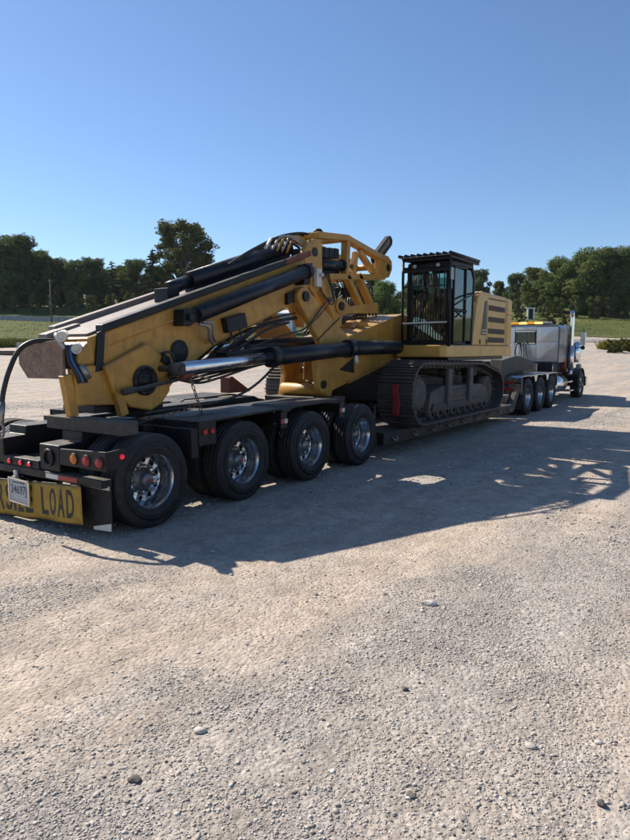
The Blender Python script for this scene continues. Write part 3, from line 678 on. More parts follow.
MB().prism([(6.85, 1.842), (6.85, 2.05), (7.1, 2.15), (7.98, 2.18), (7.98, 1.842)], 1.95, 2.80).build('side_tank', 'yellow_clean', EX, .03)
for y in (2.0, 2.75): MB().tube([(6.9, y, 2.3), (6.95, y, 2.95), (7.4, y, 3.1), (7.95, y, 3.1), (7.95, y, 2.62)], .02).build('handrail', 'black_paint', EX)
MB().tube([(6.92, 2.0, 2.7), (6.92, 2.4, 2.72), (6.92, 2.75, 2.7)], .018).build('handrail', 'black_paint', EX)
MB().box(8.66, 8.84, -.2365, -.2345, 2.11, 2.15).build('decal', 'print_black', HD)
# cab
Y0, Y1 = -.225, .64
CB = MB()
P = [(6.80, 1.842), (6.78, 3.36), (7.0, 3.44), (7.85, 3.44), (8.02, 3.2), (7.93, 1.842)]
for y in (Y0, Y1):
    s = .045 if y == Y0 else -.045
    for a, c in ((0, 1), (3, 4), (4, 5), (5, 0)): CB.beam((P[a][0], y+s, P[a][1]), (P[c][0], y+s, P[c][1]), .085, .085, (0, 1, 0))
    CB.beam((6.78, y+s, 3.36), (7.9, y+s, 3.42), .09, .1, (0, 1, 0)); CB.beam((7.50, y+s, 1.86), (7.53, y+s, 3.38), .075, .07, (0, 1, 0))
for x, z in ((6.80, 1.88), (6.78, 3.33), (7.93, 1.88), (7.9, 3.38)): CB.beam((x, Y0+.08, z), (x, Y1-.08, z), .08, .1)
CAB = CB.build('cab', 'black_paint', EX, .015)
MB().prism([(6.76, 3.40), (6.98, 3.465), (7.86, 3.465), (7.98, 3.40)], Y0+.02, Y1-.02).build('cab_roof', 'black_paint', CAB, .02)
MB().prism([(6.80, 1.845), (6.80, 1.90), (7.9, 1.9), (7.9, 1.845)], Y0+.1, Y1-.1).build('cab_floor', 'black_paint', CAB)
MB().box(6.775, 6.783, Y0+.08, Y1-.08, 1.95, 3.28).build('windscreen', 'cab_glass', CAB)
MB().tube([(6.765, .50, 2.0), (6.76, .32, 2.5), (6.76, .22, 2.95)], .009, 6, 3).build('wiper', 'black_paint', CAB)
DR_ = MB()
for a, c in (((6.87, 1.90), (6.87, 3.30)), ((6.87, 3.30), (7.46, 3.33)), ((7.46, 3.33), (7.45, 1.90)), ((7.45, 1.90), (6.87, 1.90)), ((6.87, 2.52), (7.45, 2.52))):
    DR_.beam((a[0], Y0-.012, a[1]), (c[0], Y0-.012, c[1]), .03, .05, (0, 1, 0))
DOOR = DR_.build('door', 'black_paint', CAB, .008)
MB().box(6.90, 7.43, Y0-.008, Y0-.002, 2.55, 3.29).build('door_glass', 'cab_glass', DOOR)
MB().box(6.90, 7.43, Y0-.008, Y0-.002, 1.93, 2.49).build('door_glass', 'cab_glass', DOOR)
MB().tube([(6.92, Y0-.03, 2.50), (6.98, Y0-.075, 2.44), (7.2, Y0-.08, 2.40), (7.4, Y0-.07, 2.52)], .016).build('door_handle', 'black_paint', DOOR)
MB().tube([(6.86, Y0-.03, 2.60), (6.95, Y0-.09, 2.66), (7.35, Y0-.1, 2.78), (7.75, Y0-.08, 2.86), (8.15, Y0-.03, 2.92)], .017).build('grab_rail', 'black_paint', CAB)
MB().prism([(7.57, 1.95), (7.60, 3.33), (7.82, 3.33), (7.95, 3.15), (7.88, 1.95)], Y0+.02, Y0+.026).build('rear_quarter_glass', 'cab_glass', CAB)
MB().prism([(6.86, 1.95), (6.86, 3.3), (7.82, 3.33), (7.95, 3.15), (7.88, 1.95)], Y1-.026, Y1-.02).build('side_glass', 'cab_glass', CAB)
MB().box(7.955, 7.96, Y0+.1, Y1-.1, 2.5, 3.25).build('rear_glass', 'cab_glass', CAB)
MB().box(7.93, 7.95, Y0+.08, Y1-.08, 1.9, 2.48).build('rear_panel', 'black_paint', CAB)
MB().prism([(7.2, 2.2), (7.2, 2.36), (7.56, 2.38), (7.68, 3.0), (7.80, 3.0), (7.72, 2.25), (7.6, 2.12)], .0, .5).build('seat', 'seat_cloth', CAB, .04)
MB().box(7.3, 7.6, .1, .4, 1.9, 2.19).build('seat_base', 'black_paint', CAB)
for y in (-.1, .56): MB().prism([(7.1, 1.9), (7.15, 2.5), (7.5, 2.55), (7.6, 1.9)], y-.05, y+.05).cyl((7.18, y, 2.5), (7.14, y, 2.7), .018).build('console', 'seat_cloth', CAB, .02)
MB().box(6.88, 6.93, .42, .62, 2.35, 2.6).build('monitor', 'black_paint', CAB, .01)
MB().box(6.95, 7.05, .52, .62, 2.0, 2.36).build('water_bottle', 'blue_detail', CAB, .02)
# guard cage round the front and over the roof
GX0 = 6.60
g = MB()
for y in (-.275, .655): g.cyl((GX0, y, 1.86), (GX0, y, 3.50), .026, n=10); g.beam((GX0, y, 3.47), (8.02, y, 3.48), .05, .06); g.beam((GX0, y, 1.95), (6.8, y*.8+.05, 1.95), .04, .05); g.beam((GX0, y, 3.3), (6.8, y*.8+.05, 3.3), .04, .05)
for z in (1.92, 3.24, 3.44): g.beam((GX0, -.275, z), (GX0, .655, z), .04, .045)
g.beam((GX0, -.275, 2.96), (GX0, .655, 2.96), .012, .02)
CG = g.build('guard_cage', 'black_paint', EX, 0)
for k in range(8):
    y = -.275+(k+1)*.93/9; MB().cyl((GX0, y, 1.93), (GX0, y, 3.25), .012, n=6).build('guard_bar', 'black_paint', CG)
MB().beam((GX0-.03, -.24, 2.30), (GX0-.03, .63, 2.29), .03, .028).build('guard_crossbar', 'white_strip', CG)
for k in range(9):
    y = -.30+k*.125; MB().cyl((6.52, y, 3.518), (8.0, y, 3.525), .03, n=8).build('roof_bar', 'black_paint', CG)
MB().prism([(6.50, 3.478), (6.54, 3.50), (8.02, 3.505), (8.02, 3.49), (6.54, 3.482)], -.30, .70).build('roof_visor', 'black_paint', CG)
for y in (.43, -.03): MB().lathe([(.02, 0), (.036, .03), (.036, .06), (0, .062)], (GX0+.06, y, 3.33), (-1, 0, 0), 14).build('work_lamp', 'lamp_clear', CG)
MB().box(6.58, 6.70, -.31, -.285, 3.05, 3.27).build('mirror', 'grey_metal', CG, .01)
CAB.location.x += .13; CG.location.x += .13; CG.location.z -= .045; CAB.scale.z = .986
# boom, link plates and pins
boom = [(5.05, 1.93), (5.0, 1.22), (5.2, 1.22), (7.2, 1.65), (7.5, 1.74), (7.55, 2.30), (7.3, 2.44), (6.93, 2.40), (5.1, 1.98)]
BM = MB().prism(boom, .855, 1.745).build('boom', 'yellow', EX, .02)
MB().prism([(4.12, 1.78), (4.10, 1.5), (4.16, 1.15), (4.25, 1.06), (4.42, 1.05), (5.06, 1.19), (5.06, 1.96), (4.4, 1.92)], .853, .94).build('fork_plate', 'yellow', BM, .015)
MB().prism([(4.95, 1.955), (6.93, 2.412), (7.2, 2.452), (7.2, 2.435), (6.93, 2.39), (4.95, 1.935)], .84, 1.76).build('top_flange', 'yellow', BM)
MB().prism([(5.1, 1.182), (7.2, 1.638), (7.2, 1.655), (5.1, 1.205)], .84, 1.76).build('bottom_flange', 'yellow', BM)
MB().prism([(4.78, 1.42), (5.25, 1.62), (5.25, 1.36)], .835, .854).build('shadow_triangle', 'black_paint', BM)  # black plate added as the triangular shadow of a recess in the boom side
MB().prism([(5.7, 2.16), (5.95, 2.30), (6.0, 2.2)], 1.1, 1.2).build('lifting_lug', 'yellow', BM)
for x, z, r in ((4.3, 1.2, .065),): MB().cyl((x, .82, z), (x, .96, z), r).build('boom_pin', 'black_paint', BM)
link = [(3.44, 2.50), (3.455, 2.58), (3.52, 2.65), (3.62, 2.68), (3.72, 2.66), (3.82, 2.58), (5.02, 1.90), (4.80, 1.66), (4.28, 1.62), (4.16, 1.72)]
NL = MB().prism(link, .735, .835).build('link_plate', 'yellow', EX, .018)
MB().cyl((3.63, .70, 2.54), (3.63, .734, 2.54), .075, .075, 24).build('link_pin', 'black_paint', NL)
MB().beam((3.95, .728, 1.90), (4.62, .728, 2.28), .014, .02, (0, 1, 0)).build('link_seam', 'black_paint', NL)
FL = MB().prism([(3.70, 2.05), (3.85, 2.25), (4.28, 2.36), (5.05, 1.86), (5.0, 1.55), (4.90, 1.15), (4.62, .93), (4.42, .95), (4.52, 1.35), (4.42, 1.62)], 1.765, 1.865).build('link_plate', 'yellow', EX, .018)
MB().cyl((4.45, .835, 1.10), (4.45, 1.765, 1.10), .1).build('cross_tube', 'yellow', EX)
# mast
mast = [(-.08, 1.87), (3.93, 3.16), (4.03, 3.02), (3.96, 2.72), (3.66, 2.48), (3.28, 2.32), (1.79, 1.80), (1.28, 1.50), (.95, 1.25), (.55, 1.45), (.05, 1.60)]
MS = MB().prism(mast, .87, 1.73).build('mast', 'yellow', EX, .022)
MB().prism([(-.02, 1.895), (3.9, 3.157), (3.9, 3.18), (-.02, 1.918)], .96, 1.64).build('top_plate', 'steel_worn', MS)
for y0 in (.825, 1.655):
    MB().prism([(.08, 1.93), (3.30, 2.966), (3.30, 3.048), (.08, 2.012)], y0, y0+.12).build('slide_rail', 'black_paint' if y0 < 1 else 'steel_worn', MS, .006)
    MB().prism([(3.31, 2.97), (3.93, 3.17), (3.93, 3.25), (3.31, 3.05)], y0+.001, y0+.119).build('slide_rail', 'rust_red', MS, .006)
MB().prism([(-.12, 1.86), (.30, 1.99), (.30, 2.05), (-.12, 1.92)], 1.50, 1.66).build('slide_tip', 'steel_worn', MS, .006)
MB().prism([(-.02, 1.52), (.03, 1.93), (.12, 1.96), (.08, 1.54)], .835, .869).build('end_band', 'black_paint', MS, .005)
MB().prism([(-.20, 1.72), (-.02, 1.88), (.02, 1.62), (-.22, 1.59)], .865, 1.30).build('end_block', 'yellow', MS, .015)
MB().prism([(-.27, 1.58), (-.25, 1.19), (.22, 1.165), (.12, 1.60)], .84, .96).build('lower_housing', 'yellow', MS, .015)
HS = MB().prism([(.06, 1.58), (.64, 1.82), (.86, 1.68), (.96, 1.55), (.95, 1.28), (.82, 1.14), (.66, 1.07), (.38, 1.13), (.16, 1.3)], .775, .866).build('winch_housing', 'yellow', MS, .02)
MB().lathe([(.165, 0), (.165, .03), (.13, .04), (.125, .02), (.07, .02), (.065, .06), (0, .065)], (.57, .775, 1.415), (0, -1, 0), 36).build('winch_hub', 'black_paint', EX)
MB().cyl((.20, .69, 1.305), (1.02, .66, 1.42), .026, .02, 12).lathe([(0, -.05), (.036, -.05), (.036, .12), (0, .12)], (.25, .69, 1.312), (1, -.03, .13), 14).build('locking_bar', 'steel_worn' if False else 'frame_grey', EX)
MB().prism([(.80, 1.62), (.84, 1.72), (.93, 1.66), (.97, 1.45), (.93, 1.42), (.89, 1.58)], .74, .774).build('bracket', 'black_paint', EX, .006)
MB().tube([(.80, .76, 1.71), (.90, .70, 1.72), (.97, .70, 1.55), (.98, .72, 1.40)], .014).build('hydraulic_hose', 'hose', EX)
MB().lathe([(.135, 0), (.135, .022), (.12, .03), (0, .03)], (1.19, .87, 1.735), (0, -1, 0), 32).build('round_cover', 'black_paint', MS)
MB().box(.0, .95, .9, 1.45, 1.085, 1.16).box(.3, .9, .95, 1.65, 1.06, 1.2).box(.15, .8, .97, 1.4, 1.16, 1.5).build('mast_cradle', 'black_paint', EX, .01)
for x0, z0, x1, z1, y in ((-.335, 1.50, -.265, 1.082, .90), (.20, 1.40, .30, 1.05, .82)):
    MB().beam((x0, y, z0), (x1, y, z1), .10, .085, (0, 1, 0)).build('support_leg', 'yellow', EX, .008)
w_ = MB()
for a, c in (((.10, 1.60), (.64, 1.835)), ((.64, 1.835), (.98, 1.60)), ((1.30, 1.54), (1.80, 1.83)), ((1.80, 1.83), (3.28, 2.345)), ((.2, 1.80), (3.9, 2.99))): w_.cyl((a[0], .868, a[1]), (c[0], .868, c[1]), .009, n=6)
w_.build('weld_bead', 'yellow', MS)
for k in range(8):
    a = 2*math.pi*k/8; MB().cyl((1.19+.105*math.cos(a), .84, 1.735+.105*math.sin(a)), (1.19+.105*math.cos(a), .832, 1.735+.105*math.sin(a)), .011, n=6).build('bolt', 'frame_grey', MS)
for k in range(10):
    a = 2*math.pi*k/10; MB().cyl((.57+.148*math.cos(a), .745, 1.415+.148*math.sin(a)), (.57+.148*math.cos(a), .733, 1.415+.148*math.sin(a)), .012, n=6).build('bolt', 'frame_grey', HS)
MB().prism([(3.30, 2.40), (3.30, 2.56), (3.48, 2.62), (3.52, 2.48)], .80, .868).build('pipe_block', 'black_paint', EX, .01)
# side cylinder, top cylinder, lower cylinder
SC = MB().cyl((1.34, .72, 2.165), (3.62, .72, 2.90), .098, n=24).cyl((3.60, .72, 2.894), (3.69, .72, 2.922), .112, n=24).build('side_cylinder', 'black_tube', EX)
MB().prism([(1.10, 2.03), (1.12, 2.22), (1.36, 2.25), (1.36, 2.11), (1.22, 2.03)], .69, .868).cyl((1.2, .64, 2.13), (1.2, .66, 2.13), .05).build('clevis', 'black_paint', SC, .01)
MB().prism([(3.55, 2.70), (3.72, 2.72), (3.78, 3.04), (3.62, 3.0)], .70, .868).build('clevis', 'black_paint', SC, .01)
MB().prism([(1.92, 2.15), (2.30, 2.24), (2.35, 2.05), (1.97, 1.965)], .765, .868).build('control_box', 'black_paint', EX, .012)
MB().tube([(2.05, .8, 1.98), (2.0, .78, 1.86), (1.85, .80, 1.84)], .014).build('hydraulic_hose', 'hose', EX)
MB().tube([(2.2, .8, 2.03), (2.22, .78, 1.93), (2.05, .84, 1.88)], .014).build('hydraulic_hose', 'hose', EX)
MB().tube([(1.40, .74, 2.06), (1.52, .70, 2.03), (1.60, .76, 1.90), (1.72, .82, 1.83)], .020).build('hydraulic_pipe', 'grey_metal', EX)
MB().tube([(1.46, .74, 2.08), (1.60, .70, 2.08), (1.66, .76, 1.92), (1.80, .84, 1.86)], .016).build('hydraulic_pipe', 'grey_metal', EX)
TC = MB().cyl((1.72, 1.22, 2.62), (3.85, 1.22, 3.315), .115, n=24).cyl((1.35, 1.22, 2.49), (1.72, 1.22, 2.615), .085, n=20).build('top_cylinder', 'black_tube', EX)
MB().box(1.25, 1.45, 1.1, 1.34, 2.33, 2.50).build('clevis', 'black_paint', TC, .01)
MB().prism([(1.75, 2.46), (3.8, 3.13), (3.8, 3.22), (1.75, 2.54)], 1.13, 1.31).build('cylinder_cradle', 'black_paint', TC)
LC = MB().cyl((2.52, .50, 1.655), (4.60, .50, 1.775), .118, n=26).cyl((4.60, .50, 1.78), (6.25, .50, 1.80), .118, n=26).cyl((4.42, .50, 1.765), (4.62, .50, 1.78), .145, n=26).cyl((2.46, .50, 1.652), (2.62, .50, 1.66), .137, n=26).build('boom_cylinder', 'black_tube', EX)
MB().cyl((.86, .50, 1.545), (2.47, .50, 1.652), .075, n=20).build('piston_rod', 'rod_chrome', LC)
MB().lathe([(.035, -.07), (.075, -.07), (.075, .07), (.035, .07)], (.80, .50, 1.54), (0, 1, 0), 20, close=True).build('rod_eye', 'frame_grey', LC)
MB().cyl((.80, .40, 1.54), (.80, .90, 1.54), .034).build('rod_pin', 'frame_grey', LC)
for k in range(2): MB().cyl((4.52, .38-.0, 1.66), (4.52, .36, 1.58-.04*k), .03, n=10).build('cylinder_port', 'white_cap', LC)
L2 = MB().cyl((2.9, 1.45, 1.80), (6.6, 1.45, 1.95), .10, n=20).build('boom_cylinder', 'black_tube', EX)
MB().cyl((1.2, 1.45, 1.62), (2.9, 1.45, 1.80), .05, n=16).build('piston_rod', 'rod_chrome', L2)
MB().prism([(1.75, 1.72), (2.75, 1.80), (2.72, 1.70), (1.78, 1.63)], .62, .80).build('hose_tray', 'black_paint', EX, .01)
# hose bundle under the mast, and single hoses
for k in range(16):
    y = random.uniform(.85, 1.6); a = random.uniform(-.08, .1); q = random.uniform(0, .35)
    MB().tube([(1.15+q*.4, y, 1.50+a*.6), (1.7+q*.3, y+random.uniform(-.1, .1), 1.62+a), (2.3, y+random.uniform(-.15, .15), 1.88+a+random.uniform(-.05, .05)), (2.85+q*.3, y+random.uniform(-.1, .1), 2.10+a), (3.35+q, y, 2.22+a)], random.choice((.014, .018, .021)), 6, 5).build('hydraulic_hose', 'hose_light' if k % 6 == 0 else 'hose', EX)
for k in range(7):
    y = .7+k*.1; MB().tube([(.85, y, 1.45), (1.3, y, 1.36+.02*k), (1.75, y+.05, 1.40+.02*k), (2.3, y, 1.52), (2.9, y, 1.6+.03*k)], .018, 6, 5).build('hydraulic_hose', 'hose', EX)
for k in range(2):
    z = 2.05-.07*k; MB().tube([(2.2+.1*k, .70, 1.75+.02*k), (3.0, .705-.01*k, 1.95), (3.6, .70, 2.08-.01*k), (4.1+.1*k, .71, 2.45-.02*k), (4.6, .9, 2.6)], .008 if k else .012, 6, 5).build('cable', 'hose', EX)
MB().tube([(2.62, .55, 1.52), (2.3, .60, 1.30), (1.9, .62, 1.16), (1.35, .62, 1.10), (.75, .62, 1.08), (.5, .7, 1.06)], .017, 7, 6).build('hydraulic_hose', 'hose', EX)
# head of the mast with its yellow truss
for y0 in (.86, 1.62):
    MB().prism([(3.78, 3.18), (3.90, 3.36), (4.05, 3.45), (4.27, 3.48), (4.30, 3.0), (4.24, 2.75), (4.08, 2.58), (3.92, 2.72)], y0, y0+.1).build('head_plate', 'yellow', EX, .015)
    MB().cyl((4.07, y0-.015, 3.25), (4.07, y0+.115, 3.25), .07, n=20).build('head_pin', 'black_paint', EX)
    tr = MB()
    for a, c, h in (((4.15, 3.52), (5.06, 3.60), .17), ((5.04, 3.60), (6.46, 3.40), .15), ((4.50, 2.92), (6.40, 3.09), .12), ((5.08, 3.60), (5.05, 2.98), .13), ((5.40, 3.42), (5.30, 3.02), .09), ((5.5, 3.45), (6.1, 3.1), .09)):
        tr.beam((a[0], y0+.05, a[1]), (c[0], y0+.05, c[1]), .10, h, (0, 1, 0))
    tr.prism([(6.2, 3.50), (6.52, 3.48), (6.66, 3.40), (6.68, 3.26), (6.56, 3.10), (6.30, 3.04), (6.15, 3.06)], y0-.005, y0+.105)
    TRS = tr.build('truss', 'yellow', EX, .012)
    MB().cyl((6.50, y0-.02, 3.27), (6.50, y0+.12, 3.27), .065, n=20).build('truss_pin', 'black_paint', TRS)
    MB().beam((5.05, y0+.05, 3.02), (5.60, y0+.05, 2.48), .10, .12, (0, 1, 0)).build('strut', 'yellow', TRS, .012)
    MB().beam((5.46, y0+.05, 3.05), (6.00, y0+.05, 2.50), .10, .12, (0, 1, 0)).build('strut', 'yellow', TRS, .012)
    MB().prism([(4.22, 2.78), (4.46, 2.96), (4.70, 2.62), (4.90, 2.38), (4.90, 2.14), (4.74, 2.14), (4.50, 2.45)], y0+.01, y0+.09).build('strut', 'yellow', TRS, .012)
    MB().prism([(4.66, 2.46), (4.72, 2.57), (4.82, 2.61), (4.94, 2.58), (5.12, 2.48), (5.45, 2.53), (6.08, 2.60), (6.14, 2.42), (5.06, 2.36), (4.90, 2.32), (4.74, 2.36)], y0-.02, y0+.008).build('knuckle_plate', 'yellow', TRS, .01)
    MB().cyl((4.82, y0-.05, 2.47), (4.82, y0-.02, 2.47), .07, n=20).build('knuckle_pin', 'black_paint', TRS)
for (x, z) in ((4.2, 3.52), (5.06, 3.60), (6.45, 3.30), (5.9, 2.2)): MB().cyl((x, .96, z), (x, 1.62, z), .06, n=14).build('cross_tube', 'yellow', EX)
MB().lathe([(0, 0), (.07, 0), (.075, .03), (.05, .06), (0, .065)], (4.24, .91, 3.565), (0, 0, 1), 14).build('lamp_stub', 'black_paint', EX)
HCY = MB().cyl((4.30, .93, 3.09), (4.98, .93, 3.15), .085, n=18).cyl((4.94, .93, 3.147), (5.0, .93, 3.152), .1, n=18).build('head_cylinder', 'black_tube', EX)
MB().cyl((5.0, .93, 3.152), (5.32, .93, 3.18), .035, n=14).build('piston_rod', 'rod_chrome', HCY)
for k in range(4): MB().box(4.33+k*.155, 4.47+k*.155, .95, 1.5, 3.22+.01*k, 3.38+.012*k).build('valve_section', 'black_paint', EX, .01)
MB().box(4.3, 5.0, .98, 1.52, 2.96, 3.2).build('valve_block', 'black_paint', EX, .012)
MB().box(4.02, 4.16, .78, .85, 2.72, 3.0).cyl((4.1, .78, 2.9), (4.1, .72, 2.9), .03).build('sensor_bracket', 'white_cap', EX, .01)
for k in range(6):
    y = 1.05+.08*k; MB().tube([(2.3+.25*k, y, 2.88+.07*k), (2.8+.2*k, y, 3.14+.05*k), (3.5+.1*k, y, 3.43+.01*k), (4.15, y, 3.55-.012*k), (4.5, y, 3.42)], .020, 6, 6).build('hydraulic_hose', 'hose', EX)
for k in range(4): MB().tube([(3.3+.12*k, 1.1, 3.2), (3.42+.12*k, 1.02, 3.40+.02*k), (3.7+.1*k, .98, 3.40), (3.95, .98, 3.30)], .018, 6, 5).build('hydraulic_pipe', 'yellow' if k % 2 else 'grey_metal', EX)
MB().beam((3.02, 1.0, 3.18), (3.16, 1.0, 3.34), .03, .03).build('hose_clamp', 'white_cap', EX)
for k in range(2): MB().tube([(4.35+.06*k, .84, 2.98), (4.50+.05*k, .80, 2.62-.05*k), (4.42, .80, 2.52-.04*k), (4.25, .84, 2.66), (4.18, .85, 2.8)], .012, 6, 5).build('hydraulic_hose', 'hose', EX)
for k in range(4): MB().tube([(5.0+.1*k, 1.1, 3.0), (5.15+.1*k, 1.05, 2.75), (4.95+.05*k, 1.05, 2.55), (4.9, 1.1, 2.25)], .014, 6, 5).build('hydraulic_hose', 'hose_light' if k == 1 else 'hose', EX)
MB().box(5.18, 5.42, .98, 1.2, 2.66, 2.82).build('sensor_box', 'black_paint', EX, .01)
# slotted link standing on the truss end
c0 = Vector((6.66, 0, 3.48)); c1 = Vector((7.17, 0, 3.87)); d = (c1-c0).normalized(); nn = Vector((-d.z, 0, d.x)); rad = .105
def stadium(r): return [(c+(nn*math.cos(t)+e*d*math.sin(t))*r) for c, e, A in ((c1, 1, range(0, 181, 20)), (c0, 1, range(180, 361, 20))) for t in (math.radians(a) for a in A)]
SO = [(p.x, p.z) for p in stadium(rad)]; SI = [(p.x, p.z) for p in stadium(rad*.52)]
b = MB(); n = len(SO)
vs = [(x, y, z) for P_, y in ((SO, 1.16), (SI, 1.16), (SI, 1.26), (SO, 1.26)) for x, z in P_]
b.add(vs, [(k*n+i, k*n+(i+1) % n, ((k+1) % 4)*n+(i+1) % n, ((k+1) % 4)*n+i) for k in range(4) for i in range(n)]); LK = b.build('slotted_link', 'black_paint', EX, .01)
MB().prism(SI, 1.185, 1.235).build('link_web', 'rust_plate', LK)
# valve bank and hose stack between boom and cab
for k in range(6): MB().box(6.55, 6.9, 1.52, 1.78, 2.30+k*.115, 2.385+k*.115).build('valve_section', 'black_paint', EX, .01)
for k in range(7):
    y = 1.2+.08*k; MB().tube([(6.3+.03*k, y, 2.35), (6.15+.05*k, y, 2.7), (6.4+.05*k, y+.1, 3.0-.03*k), (6.8+.04*k, y+.15, 2.75), (7.1, y+.2, 2.35)], .022, 6, 5).build('hydraulic_hose', 'hose', EX)
for k in range(4):
    y = 1.42+.07*k; MB().tube([(4.9, y, 2.05), (5.2, y+.05, 2.18), (5.7, y, 2.22), (6.3, y, 2.42), (6.9, y, 2.5)], .022, 6, 5).build('hydraulic_hose', 'hose', EX)
MB().lathe([(0, 0), (.05, 0), (.055, .1), (.03, .13), (0, .13)], (6.55, 1.5, 2.99), (0, 0, 1), 14).build('filter_cap', 'white_cap', EX)
# tail fittings
MB().prism([(1.70, 1.80), (1.00, 1.85), (.93, 1.84), (.93, 1.46), (1.55, 1.455), (1.70, 1.60)], -.335, -.30, 'x').build('end_plate', 'rust_plate', EX, .006)
MB().beam((-.30, .95, 1.66), (-.2, .95, 1.66), .12, .2).build('plate_bracket', 'black_paint', EX)
for p in ((-.335, .93, 1.885), (-.215, .86, 1.765)):
    q = Vector(p); dd = Vector((-.55, -.62, -.12)).normalized(); MB().lathe([(0, -.22), (.042, -.22), (.042, -.03), (.052, -.03), (.052, .04), (.036, .05), (.03, .03), (0, .03)], q, dd, 20).build('coupler_cap', 'white_cap', EX)
MB().tube([(-.10, 1.2, 1.88), (-.25, 1.12, 1.90), (-.33, 1.0, 1.88), (-.30, .93, 1.76)], .03).build('hydraulic_pipe', 'grey_metal', EX)
for k in range(3): MB().tube([(-.30+.03*k, .90, 1.80), (-.31+.03*k, .86, 1.65), (-.26+.05*k, .83, 1.50), (-.22+.04*k, .83, 1.42)], .016).build('hydraulic_hose', ('hose', 'blue_detail', 'black_paint')[k], EX)
MB().cyl((-.20, .82, 1.60), (-.13, .80, 1.46), .032, n=12).build('coupler', 'grey_metal', EX)
HO = MB().tube([(-.20, 1.2, 1.84), (-.40, 1.28, 1.84), (-.55, 1.32, 1.75), (-.66, 1.33, 1.55), (-.73, 1.33, 1.35), (-.755, 1.33, 1.22)], .025, 8, 6).build('lifting_hose', 'hose', EX)
MB().cyl((-.752, 1.33, 1.24), (-.775, 1.33, 1.03), .033, .028, 12).build('hose_fitting', 'grey_metal', HO)
MB().tube([(-.778+.0, 1.33+.045*math.cos(2*math.pi*i/10), .965+.075*math.sin(2*math.pi*i/10)) for i in range(10)], .014, 7, 3, True).build('shackle', 'steel_worn', HO)

# ------------------------------------------------------------------ loose things on the trailer
tag(MB().box(-.34, -.14, .06, 1.24, .949, 1.078).build('timber_block', 'timber', None, .008, origin=(-.24, .65, .949)), 'thick grey timber block under the tail of the yellow mast', 'timber')
tag(MB().prism([(3.30, 1.075), (3.30, 1.32), (3.37, 1.34), (3.8, 1.10), (3.8, 1.075)], 1.95, 2.15).build('wheel_chock', 'rust_red', None, .01, origin=(3.5, 2.05, 1.07)), 'dark red steel wedge on the deck beside the boom foot', 'wedge')
tag(MB().prism([(4.15, .86), (4.1, .99), (4.75, .99), (4.70, .86)], .70, 1.9).build('support_pad', 'timber', None, .006, origin=(4.4, 1.3, .86)), 'grey timber cross block under the boom end on the trailer', 'timber')
CH = thing('tie_down_chain', (1.16, .6, 1.0), 'rusty tie-down chain hanging from the cylinder rod to the trailer', 'chain')
def chain(p0, p1, sag, n, parent):
    p0 = Vector(p0); p1 = Vector(p1)
    lk = MB().tube([(.032*math.cos(t)+(.012 if math.cos(t) > 0 else -.012), .017*math.sin(t), 0) for t in (2*math.pi*i/8 for i in range(8))], .0065, 5, 2, True).mesh('chain_link', 'rust_plate')
    for k in range(n):
        t = (k+.5)/n; p = p0.lerp(p1, t); p.z -= sag*4*t*(1-t); dd = (p1-p0); dd.z -= sag*4*(1-2*t); q = dd.to_track_quat('X', 'Z').to_euler()
        o = share('chain_link', lk, parent, p, None); o.rotation_euler = (dd.to_track_quat('X', 'Z') @ Matrix.Rotation(k % 2*math.pi/2, 3, 'X').to_quaternion()).to_euler()
chain((.98, .50, 1.48), (1.32, .60, .90), .0, 9, CH); chain((1.2, .56, 1.13), (.45, .72, 1.0), .03, 11, CH)
MB().beam((.90, .5, 1.50), (1.35, .50, 1.40), .03, .02).build('binder_lever', 'rust_plate', CH)
MB().cyl((.86, .5, 1.44), (1.05, .5, 1.49), .035, n=10).build('binder', 'rust_red', CH)
CH2 = thing('tie_down_chain', (5.2, .2, .45), 'chain running from the track front down to the low deck', 'chain'); chain((5.5, .55, .8), (4.98, .3, .46), .03, 10, CH2)
b = MB(); n = 6
fl = [(5.285-.015*math.sin(j*1.3)-.01*(i % 2), -.02+.035*i+.01*math.sin(j), 1.18-.075*j) for j in range(8) for i in range(5)]
b.add(fl, [(j*5+i, j*5+i+1, (j+1)*5+i+1, (j+1)*5+i) for j in range(7) for i in range(4)], True)
o = b.build('warning_flag', 'red_cloth', None, origin=(5.285, .05, .66)); sm = o.modifiers.new('thick', 'SOLIDIFY'); sm.thickness = .004
tag(o, 'red cloth warning flag hanging on the front of the crawler track', 'flag')

# ------------------------------------------------------------------ truck
K = thing('semi_truck', (17, 1.3, 0), 'tractor truck with stainless sleeper and amber roof light bar pulling the trailer', 'truck')
for x in (13.15, 14.42, 15.69):
    put_wheel(K, 'drive', x, .145, .50, red=False); put_wheel(K, 'drive', x, .48, .50, flip=True, inner=True)
    put_wheel(K, 'drive', x, 2.455, .50, flip=True, red=False); put_wheel(K, 'drive', x, 2.12, .50, inner=True)
    MB().cyl((x, .3, .5), (x, 2.3, .5), .09).lathe([(0, -.22), (.2, -.15), (.26, 0), (.2, .15), (0, .22)], (x, 1.3, .5), (1, 0, 0), 16).build('axle', 'black_paint', K)
FA = 19.98
put_wheel(K, 'steer', FA, .17, .51, red=False); put_wheel(K, 'steer', FA, 2.43, .51, flip=True, red=False)
MB().cyl((FA, .3, .51), (FA, 2.3, .51), .06).build('axle', 'black_paint', K)
for y in (.86, 1.66): MB().box(12.5, 21.0, y, y+.09, .74, 1.0).build('frame_rail', 'black_paint', K, .008)
MB().prism([(13.9, 1.01), (14.0, 1.15), (15.1, 1.16), (15.3, 1.01)], .75, 1.85).build('fifth_wheel', 'frame_grey', K, .01)
